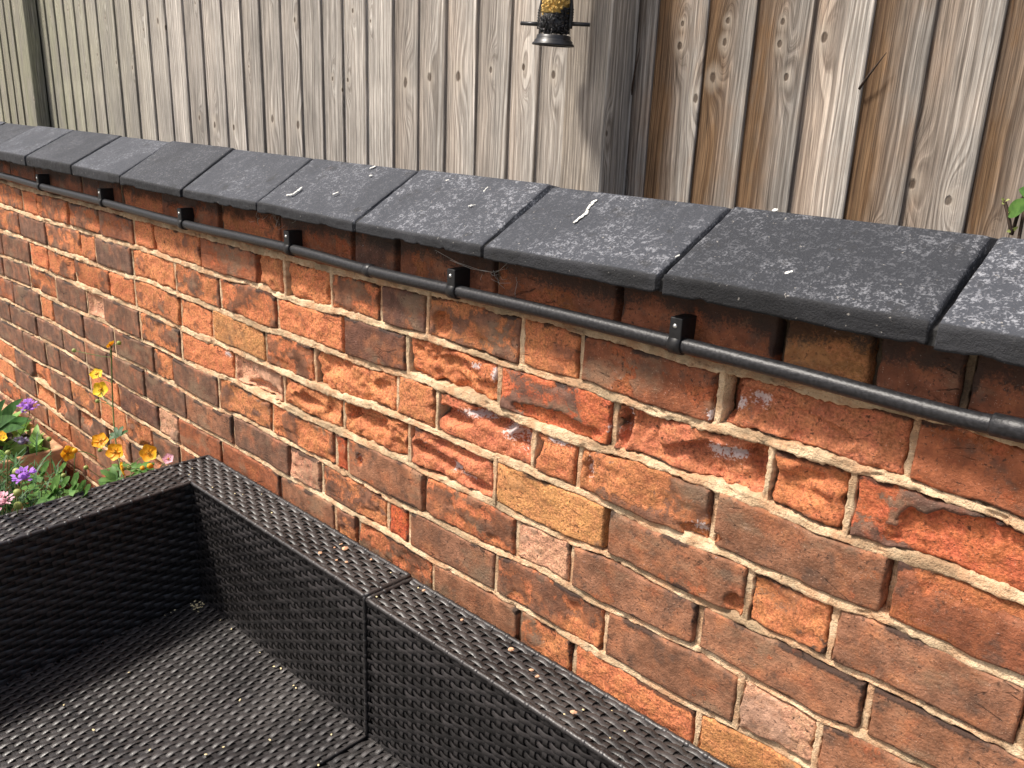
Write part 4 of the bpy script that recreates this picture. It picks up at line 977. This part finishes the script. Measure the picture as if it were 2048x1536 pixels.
# low geum with an orange flower, in front of the trough
gB = empty('geum_plant', (-2.38, -0.36, GROUND)); tag(gB, 'low geum with one orange side-on flower before the terracotta trough', 'plant')
mb = MB(); rB = Vector((-2.36, -.36, GROUND))
cB = Vector(at(134, 906, -.26)); mb.tube(catmull(stem_pts(rB, cB, .03), 3), .0012, 5); cup_flower(gB, cB, toward(1.2, 1.0, -.2), .027, 'orange')
for x, y in ((150, 901), (98, 878), (121, 946), (127, 951)):
    c = Vector(at(x, y, -.28)); mb.tube(catmull(stem_pts(rB, c, .03), 3), .001, 5); bud(gB, c, .0068, 'orange' if x == 150 else 'bud')
mb.tube(catmull([Vector(at(x, y, -.24)) for x, y in ((10, 905), (40, 932), (80, 955), (100, 975), (116, 992))]+[Vector((-2.25, -.27, -.95)), rB], 4), .0024, 6)
for (xa, ya), (xb, yb), s, Y in (((148, 975), (152, 948), .05, -.34), ((85, 948), (92, 925), .05, -.34), ((108, 985), (112, 962), .06, -.36), ((105, 990), (95, 992), .05, -.36), ((125, 975), (135, 962), .045, -.34), ((160, 985), (166, 968), .045, -.33), ((120, 945), (130, 934), .04, -.33), ((140, 990), (150, 985), .05, -.34), ((170, 990), (176, 975), .04, -.33)):
    A = Vector(at(xa, ya, Y)); B = Vector(at(xb, yb, Y-.02)); m2 = MB(); mb.tube(stem_pts(rB, A, .02), .0012, 5)
    lobed_leaf(m2, A, B-A, s, 3, (0.45, -.5, .6)); m2.obj('leaf', M['leaf'], gB)
mb.obj('stem', M['stem'], gB)

# scabious: one in the trough, one bushy beside the sofa arm
def scabious(name, root, heads_, label, leafy):
    e = empty(name, root); tag(e, label, 'plant', None); mb = MB()
    for x, y, Y, mt, r_ in heads_:
        c = Vector(at(x, y, Y))
        mb.tube(catmull(stem_pts(root, c, .025), 3), .0013, 5)
        if mt == 'bud': bud(e, c, r_)
        else: pincushion(e, c, (0.25, -.25, .9) if mt != 'faded' else (0.1, .3, .8), r_, {'faded': 'grey_purple'}.get(mt, mt))
    mb.obj('stem', M['stem'], e)
    if leafy:
        m2 = MB(); rr = random.Random(3)
        for k in range(leafy):
            b = Vector(root)+Vector((rr.gauss(-.02, .07), rr.gauss(0, .08), rr.uniform(.28, .60))); a = rr.random()*6.28; L = rr.uniform(.05, .11)
            q = b+Vector((math.cos(a)*L*.6, math.sin(a)*L*.6, L*rr.uniform(.3, .9))); leaf_blade(m2, b, q, .0028, (0, 0, 1), .1, 4, .25)
            for j in range(3):
                w = b.lerp(q, .3+.2*j); a2 = a+rr.choice((-1, 1))*.8; leaf_blade(m2, w, w+Vector((math.cos(a2), math.sin(a2), .5))*L*.35, .0016, (0, 0, 1), .1, 2)
        m2.obj('foliage', M['leaf_dark'], e)
    return e
scabious('scabious_plant', (-3.0, -.20, ZR-.03), [(56, 813, -.17, 'purple', .030), (44, 884, -.22, 'faded', .024)], 'scabious with a lilac flower and a faded head growing in the trough', 0)
scabious('scabious_plant', (-2.16, -.47, GROUND), [(48, 952, -.44, 'purple', .024), (2, 1003, -.50, 'pink', .024), (33, 943, -.44, 'bud', .009), (35, 985, -.46, 'bud', .009), (36, 1011, -.47, 'bud', .009), (16, 905, -.44, 'bud', .006)], 'bushy scabious with lilac and pink flowers beside the wicker sofa arm', 900)
# broad-leaved plant and pale leafy plant in the trough
bl = empty('broad_leaf_plant', (-3.15, -.18, ZR-.03)); tag(bl, 'broad dark green upright leaves growing in the trough near the wall', 'plant')
rBL = Vector((-3.14, -.17, ZR-.03))
for x, y, w, Y in ((36, 797, .028, -.13), (48, 838, .026, -.17), (22, 806, .030, -.16), (2, 800, .030, -.18), (40, 833, .024, -.20), (-10, 815, .03, -.2), (14, 830, .028, -.22), (-22, 800, .03, -.16), (30, 850, .024, -.22)):
    m2 = MB(); leaf_blade(m2, rBL+Vector((random.uniform(-.03, .03), random.uniform(-.03, .03), 0)), at(x, y, Y), w, (0.5, -.6, .5), .22, 9, .10); m2.obj('leaf', M['leaf_dark'], bl)
lt = empty('leafy_plant', (-2.98, -.20, ZR-.03)); tag(lt, 'pale green low leafy plant filling the near end of the trough', 'plant')
rr = random.Random(11)
for k in range(46):
    b = Vector((rr.uniform(-3.25, -2.87), rr.uniform(-.33, -.09), ZR-.03)); a = rr.random()*6.28; L = rr.uniform(.05, .11)
    m2 = MB(); leaf_blade(m2, b, b+Vector((math.cos(a)*L*.6, math.sin(a)*L*.6, L*rr.uniform(.5, 1.0))), rr.uniform(.012, .026), (0, 0, 1), .25, 6, .2, 2); m2.obj('leaf', M['leaf_light'], lt)
cup_flower(lt, at(3, 872, -.25), toward(), .02, 'orange'); cup_flower(lt, at(8, 876, -.26), toward(), .014, 'yellow')

# sprig rising behind the coping
sp = empty('weed_sprig', (-0.25, 0.30, GROUND)); tag(sp, 'thin dark twig with one round green leaf rising behind the coping', 'plant')
mb = MB(); S = [Vector(at(x, y, .30)) for x, y in ((2030, 520), (2023, 470), (2017, 435), (2012, 412), (2007, 400))]
mb.tube(catmull([Vector((S[0].x+.01, .30, GROUND))]+S, 3), [0.0025]*(len(S)*3)+[0.0013], 6); mb.obj('twig', M['twig'], sp)
def oval_leaf(name, b, t_, w, mat):
    m2 = MB(); leaf_blade(m2, b, t_, w, (0.5, -.65, .4), .18, 9, .08); m2.obj(name, M[mat], sp)
oval_leaf('leaf', at(2016, 428, .30), at(2062, 402, .27), .012, 'leaf'); oval_leaf('leaf', at(2070, 392, .30), at(2038, 378, .29), .010, 'leaf')
for x, y, x2, y2 in ((2009, 404, 2003, 396), (2011, 402, 2019, 399), (2008, 405, 2004, 408), (2016, 425, 2021, 421), (2023, 462, 2037, 453), (2023, 462, 2013, 463)): oval_leaf('leaf', at(x, y, .30), at(x2, y2, .295), .0022, 'bud')

# ================================================================== small litter
for x, y, s in ((690, 1097, .0085), (640, 1106, .005), (683, 1088, .003), (669, 1095, .003), (673, 1120, .003), (693, 1124, .004), (742, 1119, .003), (847, 1181, .004), (924, 1240, .004), (1022, 1299, .0055), (1063, 1340, .004), (1075, 1353, .0042), (1147, 1424, .0055)):
    c = Vector(atz(x, y, ZT+.004)); mb = MB(); mb.blob(c, (s, s*.75, s*.45), 7, 4, rmat(0, 0, random.random()*6))
    for i, p in enumerate(mb.v): mb.v[i] = tuple(Vector(c)+(Vector(p)-c)*random.uniform(.75, 1.2))
    tag(mb.obj('brick_crumb', M['crumb'], None, False, c), 'orange brick crumb lying on the woven top rail of the sofa', 'crumb', 'brick crumbs on the sofa rail')
mb = MB(); rr = random.Random(4)
H_ = [(392+rr.gauss(0, 9), 1212+rr.gauss(0, 5)) for k in range(26)]+[(441, 1240), (548, 1333), (562, 1337), (587, 1371), (592, 1376), (342, 1225), (350, 1220), (447, 1494), (412, 1509), (663, 1469), (128, 1410), (187, 1460), (637, 1530), (615, 1325), (520, 1305), (463, 1258), (330, 1231), (600, 1440), (480, 1400), (258, 1345), (300, 1500), (540, 1480)]
for x, y in H_:
    c = Vector(atz(x, y, ZS+.0035)); s = rr.uniform(.0014, .0028)
    if c.y < YI-.004: mb.blob(c, (s*1.5, s*.8, s*.5), 6, 4, rmat(0, rr.uniform(-.4, .4), rr.random()*6))
for k in range(16):
    c = Vector((rr.uniform(-1.85, -.4), rr.uniform(YI+.01, YO-.01), ZT+.003)); s = rr.uniform(.001, .0022); mb.blob(c, (s*1.3, s, s*.6), 5, 3)
hk = mb.obj('seed_husk_litter', M['husk']); tag(hk, 'pale seed husks scattered over the wicker sofa', 'litter', None, 'stuff')
mb = MB(); rr = random.Random(8)
for (cx_, cy_), n in (((548, 436), 18), ((985, 548), 6), ((1020, 568), 4)):
    for k in range(n):
        a = Vector(at(cx_+rr.gauss(0, 22), cy_+rr.gauss(0, 9), -.004)); b = a+Vector((rr.gauss(0, .02), rr.gauss(0, .006)-.004, rr.gauss(0, .016))); mb.tube([a, a.lerp(b, .5)+Vector((0, -.003, -.003)), b], .00028, 4)
for A, B in (((870, 500), (960, 540)), ((900, 520), (985, 545)), ((960, 540), (1010, 538))):
    a, b = Vector(at(*A, -.03)), Vector(at(*B, -.012)); mb.tube([a, a.lerp(b, .5)-Vector((0, 0, .004)), b], .0003, 4)
tag(mb.obj('cobweb', M['web']), 'dusty cobweb threads strung under the coping by the pipe', 'cobweb', None, 'stuff')
